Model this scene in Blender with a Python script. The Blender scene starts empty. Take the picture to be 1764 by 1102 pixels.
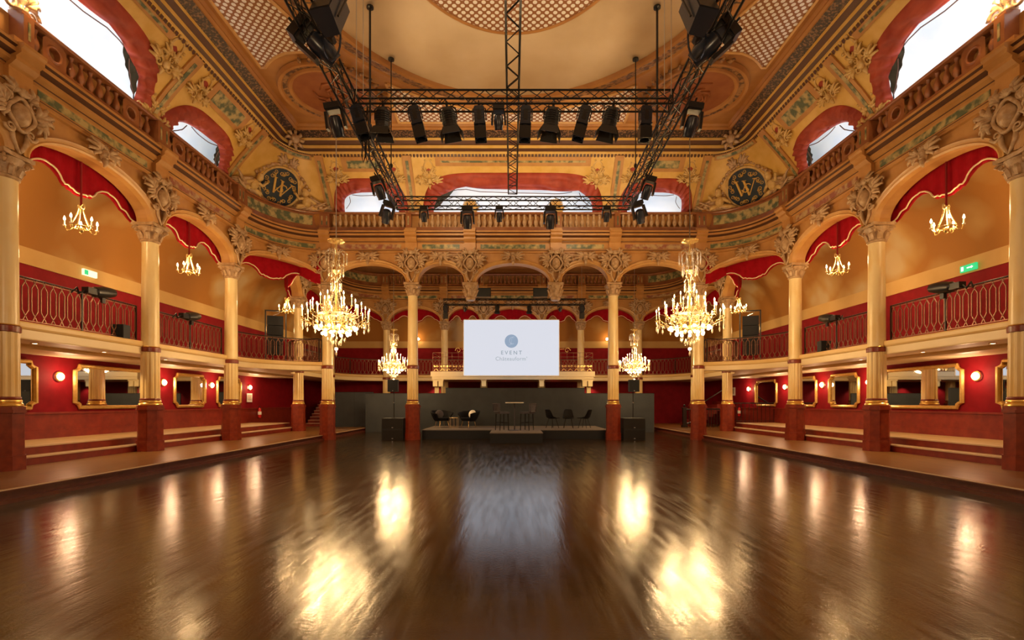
import bpy, math, random
from math import sin, cos, pi, sqrt, atan2, radians
from mathutils import Vector, Matrix
random.seed(7)
SC = bpy.context.scene
COL = SC.collection

# ------------------------------------------------------------------ camera
cam_d = bpy.data.cameras.new('camera'); cam = bpy.data.objects.new('camera', cam_d); COL.objects.link(cam)
cam.location = (-0.04, 0, 1.5); cam.rotation_euler = (pi/2, 0, 0)
cam_d.sensor_width = 36; cam_d.lens = 17.0; cam_d.shift_x = 0.0; cam_d.shift_y = 0.0805
cam_d.clip_start = 0.05; cam_d.clip_end = 200
SC.camera = cam
SC.view_settings.view_transform = 'Standard'; SC.view_settings.look = 'None'
SC.view_settings.gamma = 1; SC.view_settings.use_curve_mapping = False
SC.view_settings.exposure = 0.38
SC.cycles.max_bounces = 8; SC.cycles.diffuse_bounces = 4; SC.cycles.glossy_bounces = 4
SC.cycles.sample_clamp_indirect = 4.0
SC.cycles.caustics_reflective = False; SC.cycles.caustics_refractive = False

w = bpy.data.worlds.new('world'); SC.world = w; w.use_nodes = True
w.node_tree.nodes['Background'].inputs[0].default_value = (1.0, .8, .6, 1)
w.node_tree.nodes['Background'].inputs[1].default_value = .05

WARM = (1.0, .64, .29); WARM2 = (1.0, .73, .43); COOL = (.80, .88, 1.0)
def light(kind, loc, power, color=WARM, size=.1, rot=(0,0,0), size_y=None, spot=None, name='lamp', blend=.6):
    d = bpy.data.lights.new(name, kind); d.energy = power; d.color = color
    if kind == 'AREA':
        d.size = size
        if size_y: d.shape = 'RECTANGLE'; d.size_y = size_y
    else: d.shadow_soft_size = size
    if kind == 'SPOT': d.spot_size = radians(spot or 90); d.spot_blend = blend
    o = bpy.data.objects.new(name, d); o.location = loc; o.rotation_euler = rot; COL.objects.link(o); return o

# added unseen area lights behind the balustrades, brightening the painted sky
for sx in (-1, 1):
    light('AREA', (sx*10.38, 9.3, 8.5), 180, COOL, .25, (pi, 0, 0), 14.5, name='sky_fill_light')
    light('AREA', (sx*5.9, 20.05, 8.5), 32, COOL, 2.8, (pi, 0, 0), .25, name='sky_fill_light')
    for y, p in ((4.5, 130), (9.0, 165), (13.2, 140)):      # added spots without fixtures above the rig, brightening cove and ceiling
        light('SPOT', (sx*3.7, y, 8.75), p, WARM2, .12, (0, radians(180-62*sx), 0), spot=120, name='rig_fill_spot')
light('AREA', (0, 20.05, 8.5), 62, COOL, 7.0, (pi, 0, 0), .25, name='sky_fill_light')
for x in (-2.4, 2.4):  # more added spots, for the end wall cove and the ceiling
    light('SPOT', (x, 15.4, 8.6), 200, WARM2, .12, (radians(180-60), 0, 0), spot=125, name='rig_fill_spot')
    light('SPOT', (x, 10.6, 8.8), 25, WARM2, .12, (pi, 0, 0), spot=140, name='rig_fill_spot')

# ------------------------------------------------------------------ materials
def nmat(name):
    m = bpy.data.materials.new(name); m.use_nodes = True
    nt = m.node_tree; b = nt.nodes['Principled BSDF']; return m, nt, b
def mat(name, c1, c2=None, scale=4.0, rough=.5, metal=0.0, detail=4, bump=0.0, bscale=None, emis=None, estr=0, lo=.35, hi=.65, stretch=None, coat=0, spec=None):
    m, nt, b = nmat(name)
    b.inputs['Base Color'].default_value = (*c1, 1); b.inputs['Roughness'].default_value = rough
    b.inputs['Metallic'].default_value = metal
    if coat: b.inputs['Coat Weight'].default_value = coat; b.inputs['Coat Roughness'].default_value = .15
    if spec is not None: b.inputs['Specular IOR Level'].default_value = spec
    tc = nt.nodes.new('ShaderNodeTexCoord'); src = tc.outputs['Object']
    if stretch:
        mp = nt.nodes.new('ShaderNodeMapping'); mp.inputs['Scale'].default_value = stretch
        nt.links.new(src, mp.inputs['Vector']); src = mp.outputs['Vector']
    if c2:
        n = nt.nodes.new('ShaderNodeTexNoise'); n.inputs['Scale'].default_value = scale; n.inputs['Detail'].default_value = detail
        nt.links.new(src, n.inputs['Vector'])
        r = nt.nodes.new('ShaderNodeValToRGB'); r.color_ramp.elements[0].position = lo; r.color_ramp.elements[1].position = hi
        r.color_ramp.elements[0].color = (*c1, 1); r.color_ramp.elements[1].color = (*c2, 1)
        nt.links.new(n.outputs['Fac'], r.inputs['Fac']); nt.links.new(r.outputs['Color'], b.inputs['Base Color'])
    if bump:
        n2 = nt.nodes.new('ShaderNodeTexNoise'); n2.inputs['Scale'].default_value = bscale or scale; n2.inputs['Detail'].default_value = 3
        nt.links.new(src, n2.inputs['Vector'])
        bp = nt.nodes.new('ShaderNodeBump'); bp.inputs['Strength'].default_value = bump; bp.inputs['Distance'].default_value = .02
        nt.links.new(n2.outputs['Fac'], bp.inputs['Height']); nt.links.new(bp.outputs['Normal'], b.inputs['Normal'])
    if emis:
        b.inputs['Emission Color'].default_value = (*emis, 1); b.inputs['Emission Strength'].default_value = estr
    return m

M = {}
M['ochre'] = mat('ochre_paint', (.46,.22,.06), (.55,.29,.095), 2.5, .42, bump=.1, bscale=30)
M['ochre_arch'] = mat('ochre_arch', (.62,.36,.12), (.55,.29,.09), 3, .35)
M['wood_brown'] = mat('varnished_brown', (.25,.085,.03), (.33,.13,.048), 3, .32, coat=.2)
M['line_dark'] = mat('dark_line_paint', (.10,.04,.02), rough=.5)
M['gold_paint'] = mat('gold_ochre_paint', (.68,.42,.09), (.76,.50,.15), 3, .4)
M['ornament'] = mat('carved_ornament', (.42,.26,.13), (.60,.42,.25), 9, .38, bump=.3, bscale=40)
M['ornament_gold'] = mat('gilded_ornament', (.62,.40,.13), (.74,.54,.24), 9, .35, bump=.3, bscale=40)
M['green_marble'] = mat('green_marbling', (.10,.13,.07), (.50,.40,.18), 5, .4, detail=8, lo=.42, hi=.6)
M['pink_marble'] = mat('pink_marbling', (.30,.10,.06), (.50,.36,.18), 5, .4, detail=8, lo=.42, hi=.6)
M['cream_marble'] = mat('cream_marble', (.84,.60,.24), (.90,.72,.38), 1.6, .3, detail=10, lo=.4, hi=.55, stretch=(1,1,.5))
M['red_marble'] = mat('red_marbled_paint', (.17,.018,.007), (.25,.035,.012), 7, .32, detail=8)
M['red_band'] = mat('dark_red_band', (.18,.02,.01), (.26,.04,.02), 8, .3)
M['gold'] = mat('gold_leaf', (.86,.56,.16), rough=.28, metal=.85)
M['gold_frame'] = mat('gold_mirror_frame', (.75,.46,.12), (.85,.58,.2), 12, .32, metal=.7)
M['brass'] = mat('polished_brass', (.90,.66,.26), rough=.25, metal=.8)
M['red_wall'] = mat('red_wall_cloth', (.20,.003,.009), (.24,.005,.012), 4, .7, spec=.2)
M['wainscot'] = mat('red_brown_wainscot', (.17,.014,.008), (.23,.025,.012), 5, .4, detail=8)
M['tan'] = mat('tan_plaster', (.56,.35,.12), (.60,.39,.15), 1.5, .8)
M['velvet'] = mat('red_velvet', (.30,.003,.010), (.36,.004,.014), 6, .85, spec=.15)
M['trim_cream'] = mat('cream_braid', (.82,.66,.42), rough=.6)
M['fascia'] = mat('cream_fascia', (.88,.70,.40), (.92,.75,.46), 1, .4)
M['fascia_lip'] = mat('yellow_cream_lip', (.80,.55,.21), (.84,.60,.27), 1, .4)
M['soffit'] = mat('cream_soffit', (.74,.60,.42), rough=.6)
M['iron'] = mat('bronzed_iron', (.22,.10,.06), rough=.4, metal=.5)
M['iron_dark'] = mat('black_iron', (.03,.02,.018), rough=.4, metal=.5)
M['black_metal'] = mat('black_truss_metal', (.018,.018,.02), rough=.35, metal=.3)
M['black_plastic'] = mat('black_plastic', (.014,.015,.018), rough=.35)
M['black_blue'] = mat('blue_black_casing', (.022,.028,.045), rough=.25)
M['lens'] = mat('dark_lens', (.03,.025,.02), rough=.08)
M['steel'] = mat('steel', (.55,.55,.58), rough=.3, metal=.9)
M['black_velvet'] = mat('black_velvet', (.005,.005,.008), rough=.8, spec=.2)
M['black_shell'] = mat('black_leather', (.004,.004,.006), rough=.6, spec=.25)
M['grey_fabric'] = mat('charcoal_fabric', (.055,.052,.07), (.085,.08,.10), 30, .85)
M['panel_grey'] = mat('charcoal_panel', (.026,.033,.043), (.034,.041,.052), 2, .75)
M['stage_top'] = mat('grey_stage_carpet', (.13,.11,.10), (.17,.145,.13), 30, .9)
M['stage_skirt'] = mat('black_stage_skirt', (.010,.012,.018), rough=.85)
M['white_edge'] = mat('white_nosing', (.62,.46,.30), rough=.35)
M['riser'] = mat('dark_red_riser', (.085,.018,.010), (.12,.03,.015), 8, .35)
M['sky_paint'] = mat('painted_sky', (.62,.76,.92), (.86,.91,.95), .5, .9, detail=5, lo=.3, hi=.62)
M['drape_red'] = mat('painted_red_drape', (.30,.035,.018), (.44,.07,.035), 2.5, .6)
M['drape_blue'] = mat('painted_dark_blue_lining', (.02,.03,.035), (.05,.065,.07), 3, .6)
M['ceil_brown'] = mat('orange_brown_ceiling', (.36,.15,.035), (.44,.20,.05), 1.5, .5)
M['velum'] = mat('cream_velum', (.46,.32,.17), (.62,.47,.29), .35, .9, detail=5, lo=.35, hi=.65)
M['rim_dark'] = mat('carved_dark_rim', (.10,.045,.02), (.36,.18,.06), 9, .4, bump=.6, bscale=14, lo=.42, hi=.58)
M['filigree'] = mat('dark_filigree', (.035,.022,.02), (.26,.14,.07), 16, .4, bump=.6, bscale=18, lo=.48, hi=.62)
M['roundel'] = mat('red_brown_roundel', (.26,.075,.02), (.33,.11,.03), 2, .5)
M['cord_red'] = mat('red_rope', (.30,.01,.015), rough=.8)
M['wire'] = mat('pale_wire', (.5,.45,.38), rough=.4, metal=.5)
M['paper'] = mat('notice_paper', (.6,.5,.38), (.45,.36,.28), 20, .6)
M['ext_red'] = mat('extinguisher_red', (.5,.01,.01), rough=.25)
M['white_table'] = mat('white_table_top', (.85,.82,.76), rough=.3)
M['candle'] = mat('ivory_candle_sleeve', (.88,.74,.48), rough=.5, emis=(1,.72,.35), estr=.12)
M['flame'] = mat('candle_bulb_glow', (1,.85,.6), emis=(1,.72,.36), estr=20)
M['globe'] = mat('glass_globe_glow', (1,.9,.75), emis=(1,.72,.36), estr=9)
M['sconce'] = mat('sconce_glass_glow', (1,.9,.75), emis=(1,.66,.34), estr=22)
M['down'] = mat('downlight_glow', (1,.9,.75), emis=(1,.85,.6), estr=10)
m, nt, b = nmat('crystal'); M['crystal'] = m
b.inputs['Base Color'].default_value = (.95,.85,.66,1); b.inputs['Roughness'].default_value = .08; b.inputs['Metallic'].default_value = .55
m, nt, b = nmat('mirror_glass'); M['mirror'] = m
b.inputs['Base Color'].default_value = (.78,.78,.76,1); b.inputs['Roughness'].default_value = .02; b.inputs['Metallic'].default_value = 1
for nm, c, s in (('screen_white', (.80,.83,.93), .66), ('logo_blue', (.33,.45,.62), .62), ('logo_text', (.26,.36,.43), .6), ('logo_pale', (.42,.50,.56), .6), ('exit_green', (.02,.55,.18), 1.0), ('exit_lit', (1,.9,.5), 1.2), ('exit_white', (1,1,.9), 1.2)):
    m, nt, b = nmat(nm); M[nm] = m
    b.inputs['Base Color'].default_value = (.02,.02,.02,1); b.inputs['Roughness'].default_value = .8
    b.inputs['Emission Color'].default_value = (*c, 1); b.inputs['Emission Strength'].default_value = s

# painted cloudy vault
m, nt, b = nmat('cloud_painted_vault'); M['vault'] = m
b.inputs['Roughness'].default_value = .75
tc = nt.nodes.new('ShaderNodeTexCoord')
v = nt.nodes.new('ShaderNodeTexVoronoi'); v.feature = 'SMOOTH_F1'; v.inputs['Scale'].default_value = .75; v.inputs['Smoothness'].default_value = .08
n = nt.nodes.new('ShaderNodeTexNoise'); n.inputs['Scale'].default_value = .45; n.inputs['Detail'].default_value = 3
nt.links.new(tc.outputs['Object'], v.inputs['Vector']); nt.links.new(tc.outputs['Object'], n.inputs['Vector'])
mx = nt.nodes.new('ShaderNodeMath'); mx.operation = 'MULTIPLY_ADD'; mx.inputs[1].default_value = .5
nt.links.new(v.outputs['Distance'], mx.inputs[0]); nt.links.new(n.outputs['Fac'], mx.inputs[2])
r = nt.nodes.new('ShaderNodeValToRGB'); nt.links.new(mx.outputs[0], r.inputs['Fac'])
e = r.color_ramp.elements; e[0].position = .54; e[0].color = (.50,.36,.19,1); e[1].position = .80; e[1].color = (.36,.15,.02,1)
x = e.new(.64); x.color = (.46,.27,.085,1)
nt.links.new(r.outputs['Color'], b.inputs['Base Color'])

# pierced ceiling lattice: brown grid with pale oval holes
m, nt, b = nmat('pierced_lattice'); M['lattice'] = m
b.inputs['Roughness'].default_value = .6
tc = nt.nodes.new('ShaderNodeTexCoord')
mp = nt.nodes.new('ShaderNodeMapping'); mp.inputs['Rotation'].default_value = (0,0,pi/4); mp.inputs['Scale'].default_value = (6.6,6.6,0)
nt.links.new(tc.outputs['Object'], mp.inputs['Vector'])
v = nt.nodes.new('ShaderNodeTexVoronoi'); v.inputs['Scale'].default_value = 1; v.inputs['Randomness'].default_value = 0; v.voronoi_dimensions = '2D'
nt.links.new(mp.outputs['Vector'], v.inputs['Vector'])
r = nt.nodes.new('ShaderNodeValToRGB'); nt.links.new(v.outputs['Distance'], r.inputs['Fac'])
e = r.color_ramp.elements; e[0].position = .35; e[0].color = (.74,.70,.62,1); e[1].position = .38; e[1].color = (.26,.10,.03,1)
nt.links.new(r.outputs['Color'], b.inputs['Base Color'])

# old lacquered parquet
m, nt, b = nmat('lacquered_parquet'); M['floor'] = m
tc = nt.nodes.new('ShaderNodeTexCoord')
br = nt.nodes.new('ShaderNodeTexBrick'); br.inputs['Scale'].default_value = 1.0
br.inputs['Brick Width'].default_value = .5; br.inputs['Row Height'].default_value = .07; br.inputs['Mortar Size'].default_value = .0025
br.inputs['Color1'].default_value = (.030,.016,.004,1); br.inputs['Color2'].default_value = (.046,.025,.007,1); br.inputs['Mortar'].default_value = (.03,.016,.006,1)
nt.links.new(tc.outputs['Object'], br.inputs['Vector'])
n = nt.nodes.new('ShaderNodeTexNoise'); n.inputs['Scale'].default_value = .8; n.inputs['Detail'].default_value = 6
nt.links.new(tc.outputs['Object'], n.inputs['Vector'])
mxc = nt.nodes.new('ShaderNodeMix'); mxc.data_type = 'RGBA'; mxc.blend_type = 'MULTIPLY'; mxc.inputs['Factor'].default_value = .5
nt.links.new(br.outputs['Color'], mxc.inputs['A']); nt.links.new(n.outputs['Color'], mxc.inputs['B'])
nt.links.new(mxc.outputs['Result'], b.inputs['Base Color'])
mp = nt.nodes.new('ShaderNodeMapping'); mp.inputs['Rotation'].default_value = (0,0,radians(7)); mp.inputs['Scale'].default_value = (9,.8,1)
nt.links.new(tc.outputs['Object'], mp.inputs['Vector'])
n2 = nt.nodes.new('ShaderNodeTexNoise'); n2.inputs['Scale'].default_value = 1.3; n2.inputs['Detail'].default_value = 5
nt.links.new(mp.outputs['Vector'], n2.inputs['Vector'])
mr = nt.nodes.new('ShaderNodeMapRange'); mr.inputs['From Min'].default_value = .35; mr.inputs['From Max'].default_value = .7
mr.inputs['To Min'].default_value = .12; mr.inputs['To Max'].default_value = .22
nt.links.new(n2.outputs['Fac'], mr.inputs['Value']); nt.links.new(mr.outputs['Result'], b.inputs['Roughness'])
n3 = nt.nodes.new('ShaderNodeTexNoise'); n3.inputs['Scale'].default_value = 40; n3.inputs['Detail'].default_value = 4
nt.links.new(tc.outputs['Object'], n3.inputs['Vector'])
ad = nt.nodes.new('ShaderNodeMath'); ad.operation = 'MULTIPLY_ADD'; ad.inputs[1].default_value = .4
nt.links.new(n3.outputs['Fac'], ad.inputs[0]); nt.links.new(n2.outputs['Fac'], ad.inputs[2])
bp = nt.nodes.new('ShaderNodeBump'); bp.inputs['Strength'].default_value = .36; bp.inputs['Distance'].default_value = .006
nt.links.new(ad.outputs[0], bp.inputs['Height']); nt.links.new(bp.outputs['Normal'], b.inputs['Normal'])
b.inputs['Specular IOR Level'].default_value = .75; b.inputs['IOR'].default_value = 1.62
M['oak'] = mat('golden_oak_boards', (.27,.13,.034), (.18,.078,.02), 3, .28, stretch=(8,.6,1), detail=5)
M['oak_pale'] = mat('pale_worn_boards', (.48,.31,.13), (.38,.23,.085), 3, .4, stretch=(8,.6,1), detail=5)

# ------------------------------------------------------------------ mesh builder
class MB:
    def __init__(s): s.v = []; s.f = []; s.m = []; s.cur = 0
    def add(s, vs, fs):
        k = len(s.v); s.v += [tuple(p) for p in vs]
        for f in fs: s.f.append(tuple(i+k for i in f)); s.m.append(s.cur)
        return s
    def box(s, x0, x1, y0, y1, z0, z1):
        return s.add([(x0,y0,z0),(x1,y0,z0),(x1,y1,z0),(x0,y1,z0),(x0,y0,z1),(x1,y0,z1),(x1,y1,z1),(x0,y1,z1)],
                     [(0,3,2,1),(4,5,6,7),(0,1,5,4),(1,2,6,5),(2,3,7,6),(3,0,4,7)])
    def cbox(s, c, size, mtx=None):
        hx, hy, hz = (q/2 for q in size)
        vs = [Vector((a*hx, b_*hy, d*hz)) for d in (-1,1) for a, b_ in ((-1,-1),(1,-1),(1,1),(-1,1))]
        if mtx is not None: vs = [mtx @ q for q in vs]
        vs = [q + Vector(c) for q in vs]
        return s.add(vs, [(0,3,2,1),(4,5,6,7),(0,1,5,4),(1,2,6,5),(2,3,7,6),(3,0,4,7)])
    def lathe(s, prof, c=(0,0,0), seg=16, mtx=None, rfun=None, caps=True):
        vs = []
        for r_, z in prof:
            for k in range(seg):
                a = 2*pi*k/seg; rr = r_*(rfun(k, z) if rfun else 1)
                p = Vector((rr*cos(a), rr*sin(a), z))
                if mtx is not None: p = mtx @ p
                vs.append((p.x+c[0], p.y+c[1], p.z+c[2]))
        fs = []; n_ = len(prof)
        for i in range(n_-1):
            for k in range(seg):
                k2 = (k+1) % seg; fs.append((i*seg+k, i*seg+k2, (i+1)*seg+k2, (i+1)*seg+k))
        if caps:
            if prof[0][0] > 1e-5: fs.append(tuple(reversed(range(seg))))
            if prof[-1][0] > 1e-5: fs.append(tuple(range((n_-1)*seg, n_*seg)))
        return s.add(vs, fs)
    def sphere(s, c, r_, seg=10, rings=6, sz=1.0):
        pr = [(max(r_*sin(pi*i/rings), 1e-6), -r_*cos(pi*i/rings)*sz) for i in range(rings+1)]
        return s.lathe(pr, c, seg, caps=False)
    def tube(s, pts, r_, seg=6, closed=False, flat=None):
        pts = [Vector(p) for p in pts]; n_ = len(pts); vs = []
        rs = r_ if isinstance(r_, (list, tuple)) else [r_]*n_
        prev = None
        for i, p in enumerate(pts):
            a = pts[(i-1) % n_] if (i > 0 or closed) else p
            b_ = pts[(i+1) % n_] if (i < n_-1 or closed) else p
            t = (b_-a)
            if t.length < 1e-9: t = Vector((0,0,1))
            t.normalize()
            if prev is None:
                ref = Vector((0,0,1)) if abs(t.z) < .95 else Vector((1,0,0))
                u = t.cross(ref).normalized()
            else:
                u = (prev - t*prev.dot(t))
                u = u.normalized() if u.length > 1e-6 else t.orthogonal().normalized()
            prev = u; w_ = t.cross(u)
            for k in range(seg):
                an = 2*pi*(k+.5)/seg
                q = p + u*(rs[i]*cos(an)) + w_*(rs[i]*sin(an)*(flat or 1)); vs.append(q)
        fs = []
        for i in range(n_ if closed else n_-1):
            j = (i+1) % n_
            for k in range(seg):
                k2 = (k+1) % seg; fs.append((i*seg+k, i*seg+k2, j*seg+k2, j*seg+k))
        if not closed: fs.append(tuple(reversed(range(seg)))); fs.append(tuple(range((n_-1)*seg, n_*seg)))
        return s.add(vs, fs)
    def grid(s, rows, closed=False):
        n_ = len(rows); m_ = len(rows[0]); vs = [p for r_ in rows for p in r_]; fs = []
        for i in range(n_-1):
            for k in range(m_ if closed else m_-1):
                k2 = (k+1) % m_; fs.append((i*m_+k, i*m_+k2, (i+1)*m_+k2, (i+1)*m_+k))
        return s.add(vs, fs)
    def prism(s, poly, z0, z1):
        n_ = len(poly); vs = [(x_, y_, z0) for x_, y_ in poly] + [(x_, y_, z1) for x_, y_ in poly]
        fs = [tuple(reversed(range(n_))), tuple(range(n_, 2*n_))] + [(i, (i+1) % n_, n_+(i+1) % n_, n_+i) for i in range(n_)]
        return s.add(vs, fs)
    def xf(s, mtx):
        s.v = [tuple(mtx @ Vector(p)) for p in s.v]; return s
    def build(s, name, mats, parent=None, smooth=False, loc=None):
        me = bpy.data.meshes.new(name); me.from_pydata(s.v, [], s.f)
        if not isinstance(mats, (list, tuple)): mats = [mats]
        for q in mats: me.materials.append(M[q])
        if len(mats) > 1: me.polygons.foreach_set('material_index', s.m)
        if smooth:
            me.polygons.foreach_set('use_smooth', [True]*len(me.polygons))
            if smooth != 'all':
                try: me.set_sharp_from_angle(angle=radians(40))
                except Exception: pass
        me.update()
        o = bpy.data.objects.new(name, me); COL.objects.link(o)
        if parent: o.parent = parent
        if loc: o.location = loc
        return o
def tag(o, label, cat, group=None, kind=None):
    if label: o['label'] = label
    if cat: o['category'] = cat
    if group: o['group'] = group
    if kind: o['kind'] = kind
    return o
def struct(o, label=None):
    o['kind'] = 'structure'
    if label: o['label'] = label
    return o
def empty(name, loc=(0,0,0), rz=0, label=None, cat=None, group=None):
    o = bpy.data.objects.new(name, None); COL.objects.link(o); o.empty_display_size = .1
    o.location = loc; o.rotation_euler = (0,0,rz); return tag(o, label, cat, group)
def copy_tree(o, parent=None):
    c = o.copy(); COL.objects.link(c)
    if parent: c.parent = parent
    for ch in list(o.children): copy_tree(ch, c)
    return c
class Proto:
    def __init__(s, o): s.o = o; s.used = False; s.kids = None
    def put(s, loc, rz=0, label=None, group=None, scale=None, rot=None):
        o = s.o if not s.used else copy_tree(s.o)
        s.used = True; o.location = loc; o.rotation_euler = rot or (0,0,rz)
        if scale: o.scale = (scale,)*3 if not isinstance(scale, (list,tuple)) else scale
        if label: o['label'] = label
        if group: o['group'] = group
        return o
SIDE = {-1: 'left', 1: 'right'}
def beam(mb, a, b_, r_, seg=4): mb.tube([a, b_], r_, seg)

# ------------------------------------------------------------------ plan curves
XS = 9.8; XC = 7.48; X2 = 4.04; X3 = 1.71; YF = 19.5; YC = 16.8; YA = 22.1; YB = 26.0; YR = 28.7
class Path:
    def __init__(s, pts, sx=1):
        s.p = [Vector((a*sx, b_)) for a, b_ in pts]; s.sx = sx
        s.c = [0.0]
        for i in range(1, len(s.p)): s.c.append(s.c[-1] + (s.p[i]-s.p[i-1]).length)
        s.L = s.c[-1]
        s.nn = []
        for i in range(len(s.p)):
            t = (s.p[min(i+1, len(s.p)-1)] - s.p[max(i-1, 0)]).normalized()
            s.nn.append(Vector((-t.y, t.x))*sx)
    def at(s, d, off=0.0):
        if d <= 0: i, f = 0, d/(s.c[1])
        elif d >= s.L: i = len(s.p)-2; f = (d-s.c[i])/(s.c[i+1]-s.c[i])
        else:
            i = 0
            while s.c[i+1] < d: i += 1
            f = (d-s.c[i])/(s.c[i+1]-s.c[i])
        q = s.p[i].lerp(s.p[i+1], f); n_ = s.nn[i].lerp(s.nn[i+1], min(max(f,0),1)).normalized()
        return q.x+n_.x*off, q.y+n_.y*off
    def normal(s, d):
        a = s.at(d, 0); b_ = s.at(d, 1); return (b_[0]-a[0], b_[1]-a[1])
    def rz(s, d):
        nx, ny = s.normal(d); return atan2(nx, -ny)
def arcpts(cx, cy, rx, ry, a0, a1, n_=24):
    return [(cx+rx*cos(radians(a0+(a1-a0)*i/n_)), cy+ry*sin(radians(a0+(a1-a0)*i/n_))) for i in range(n_+1)]
CORN = arcpts(XC, YC, XS-XC, YF-YC, 0, 90)
CUSP = arcpts(XC, YA, XS-XC, YA-YF, -90, 0)
BCOR = arcpts(XC, YB, XS-XC, YR-YB, 0, 90)
def line(a, b_, n_=2): return [(a[0]+(b_[0]-a[0])*i/n_, a[1]+(b_[1]-a[1])*i/n_) for i in range(n_+1)]
def bays(sx):   # name, path, features
    return [
     ('side0', Path(line((XS,-1.95),(XS,1.8)), sx)), ('side1', Path(line((XS,1.8),(XS,5.55)), sx)), ('side2', Path(line((XS,5.55),(XS,9.3)), sx)),
     ('side3', Path(line((XS,9.3),(XS,13.05)), sx)), ('side4', Path(line((XS,13.05),(XS,YC)), sx)), ('corner', Path(CORN, sx)),
     ('front_outer', Path(line((XC,YF),(X2,YF)), sx)), ('front_inner', Path(line((X2,YF),(X3,YF)), sx)),
     ('cusp', Path(CUSP, sx)), ('rear_side', Path(line((XS,YA),(XS,YB)), sx)), ('rear_corner', Path(BCOR, sx)),
     ('rear_outer', Path(line((XC,YR),(X2,YR)), sx)), ('rear_inner', Path(line((X2,YR),(X3,YR)), sx))]
def sweep(mb, path, prof, d0=None, d1=None, closed=False, step=.25, extra=0.0, mats=None):
    d0 = 0 if d0 is None else d0; d1 = path.L if d1 is None else d1
    straight = len(path.p) == 3
    n_ = 1 if straight else max(2, int((d1-d0)/step))
    cols = [[(*path.at(d0+(d1-d0)*i/n_, o_+extra), z) for o_, z in prof] for i in range(n_+1)]
    k = len(prof)
    for i in range(n_):
        for j in range(k if closed else k-1):
            j2 = (j+1) % k
            if mats: mb.cur = mats[j]
            mb.add([cols[i][j], cols[i+1][j], cols[i+1][j2], cols[i][j2]], [(0,1,2,3)])
    if closed:
        mb.cur = mats[0] if mats else mb.cur
        mb.add(cols[0], [tuple(range(k))]); mb.add(cols[-1], [tuple(reversed(range(k)))])
    mb.cur = 0
M['drape_navy'] = mat('navy_medallion_ground', (.012,.025,.05), (.02,.04,.07), 6, .4)
M['gold_letter'] = mat('golden_letter_paint', (.80,.55,.14), (.72,.45,.12), 8, .4)
# ------------------------------------------------------------------ floors, steps, stair platforms
struct(MB().box(-13, 13, -2.2, 31, -.1, 0).build('floor', 'floor'))
for sx in (-1, 1):
    S = SIDE[sx]
    def X(a, b_): return (min(sx*a, sx*b_), max(sx*a, sx*b_))
    mb = MB(); mb.box(*X(7.66, 12.2), -2, 30.6, 0, .2)
    struct(mb.build('floor', 'oak'))
    mb = MB(); mb.box(*X(7.60, 7.66), -2, 25.9, .0, .165)
    struct(mb.build('trim_1', 'riser'))
    mb = MB(); mb.box(*X(7.55, 7.68), -2, 25.9, .165, .19); mb.box(*X(7.50, 7.6), -2, 25.9, .0, .06)
    struct(mb.build('trim_2', 'riser'))
    struct(MB().box(*X(7.56, 7.60), -2, 25.9, .19, .206).build('trim_3', 'white_edge'))
    # two steps to the raised side platform
    for x0, z0, z1 in ((10.03, .2, .38), (10.35, .38, .57)):
        struct(MB().box(*X(x0, 12.2), -2, 22.35, z0, z1-.03).build('floor', 'wainscot'))
        struct(MB().box(*X(x0-.02, x0+.05), -2, 22.37, z1-.03, z1+.003).build('trim_4', 'white_edge' ))
        struct(MB().box(*X(x0+.05, 12.2), -2, 22.35, z1-.03, z1).build('floor', 'oak_pale'))

# ------------------------------------------------------------------ outer walls
WX = 12.15; WY = 30.6
def wallstrip(name, x0, y0, x1, y1, z0, z1, mat_, t=.12):
    d = Vector((x1-x0, y1-y0)).normalized(); n_ = Vector((d.y, -d.x))*t
    struct(MB().prism([(x0,y0),(x1,y1),(x1+n_.x,y1+n_.y),(x0+n_.x,y0+n_.y)], z0, z1).build(name, mat_))
for sx in (-1, 1):
    nm = 'wall_'+SIDE[sx]
    a = (sx*WX, -2, sx*WX, WY) if sx < 0 else (sx*WX, WY, sx*WX, -2)
    a = (a[2], a[3], a[0], a[1]) if sx < 0 else a
    t = .12 if True else 0
    mb = MB(); mb.box(min(sx*WX, sx*(WX+.15)), max(sx*WX, sx*(WX+.15)), -2, WY, 0, 4.94); struct(mb.build(nm, 'red_wall'))
    mb = MB(); mb.box(min(sx*(WX-.03), sx*(WX+.15)), max(sx*(WX-.03), sx*(WX+.15)), -2, WY, 4.94, 5.36); struct(mb.build(nm, 'tan'))
    mb = MB(); mb.box(min(sx*(WX-.04), sx*WX), max(sx*(WX-.04), sx*WX), -2, WY, .2, 1.2); struct(mb.build('baseboard_'+SIDE[sx], 'wainscot'))
    mb = MB(); mb.box(min(sx*(WX-.07), sx*WX), max(sx*(WX-.07), sx*WX), -2, WY, 1.2, 1.25); mb.box(min(sx*(WX-.06), sx*WX), max(sx*(WX-.06), sx*WX), -2, WY, .5, .78); struct(mb.build('trim_5', 'wainscot'))
    # painted vault over the gallery
    def vp(k):
        t_ = k/10; return (WX-.03-(WX-9.9)*(1-cos(t_*pi/2))*1.0, 5.36+(7.55-5.36)*sin(t_*pi/2)**1.1)
    mb = MB(); mb.grid([[(sx*vp(k)[0], y, vp(k)[1]) for k in range(11)] for y in (-2, 10, 20, WY)])
    struct(mb.build('ceiling', 'vault', smooth=True))
mb = MB().box(-WX, WX, WY, WY+.15, 0, 4.94); struct(mb.build('wall_rear', 'red_wall'))
mb = MB().box(-WX, WX, WY-.03, WY+.15, 4.94, 5.36); struct(mb.build('wall_rear', 'tan'))
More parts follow.
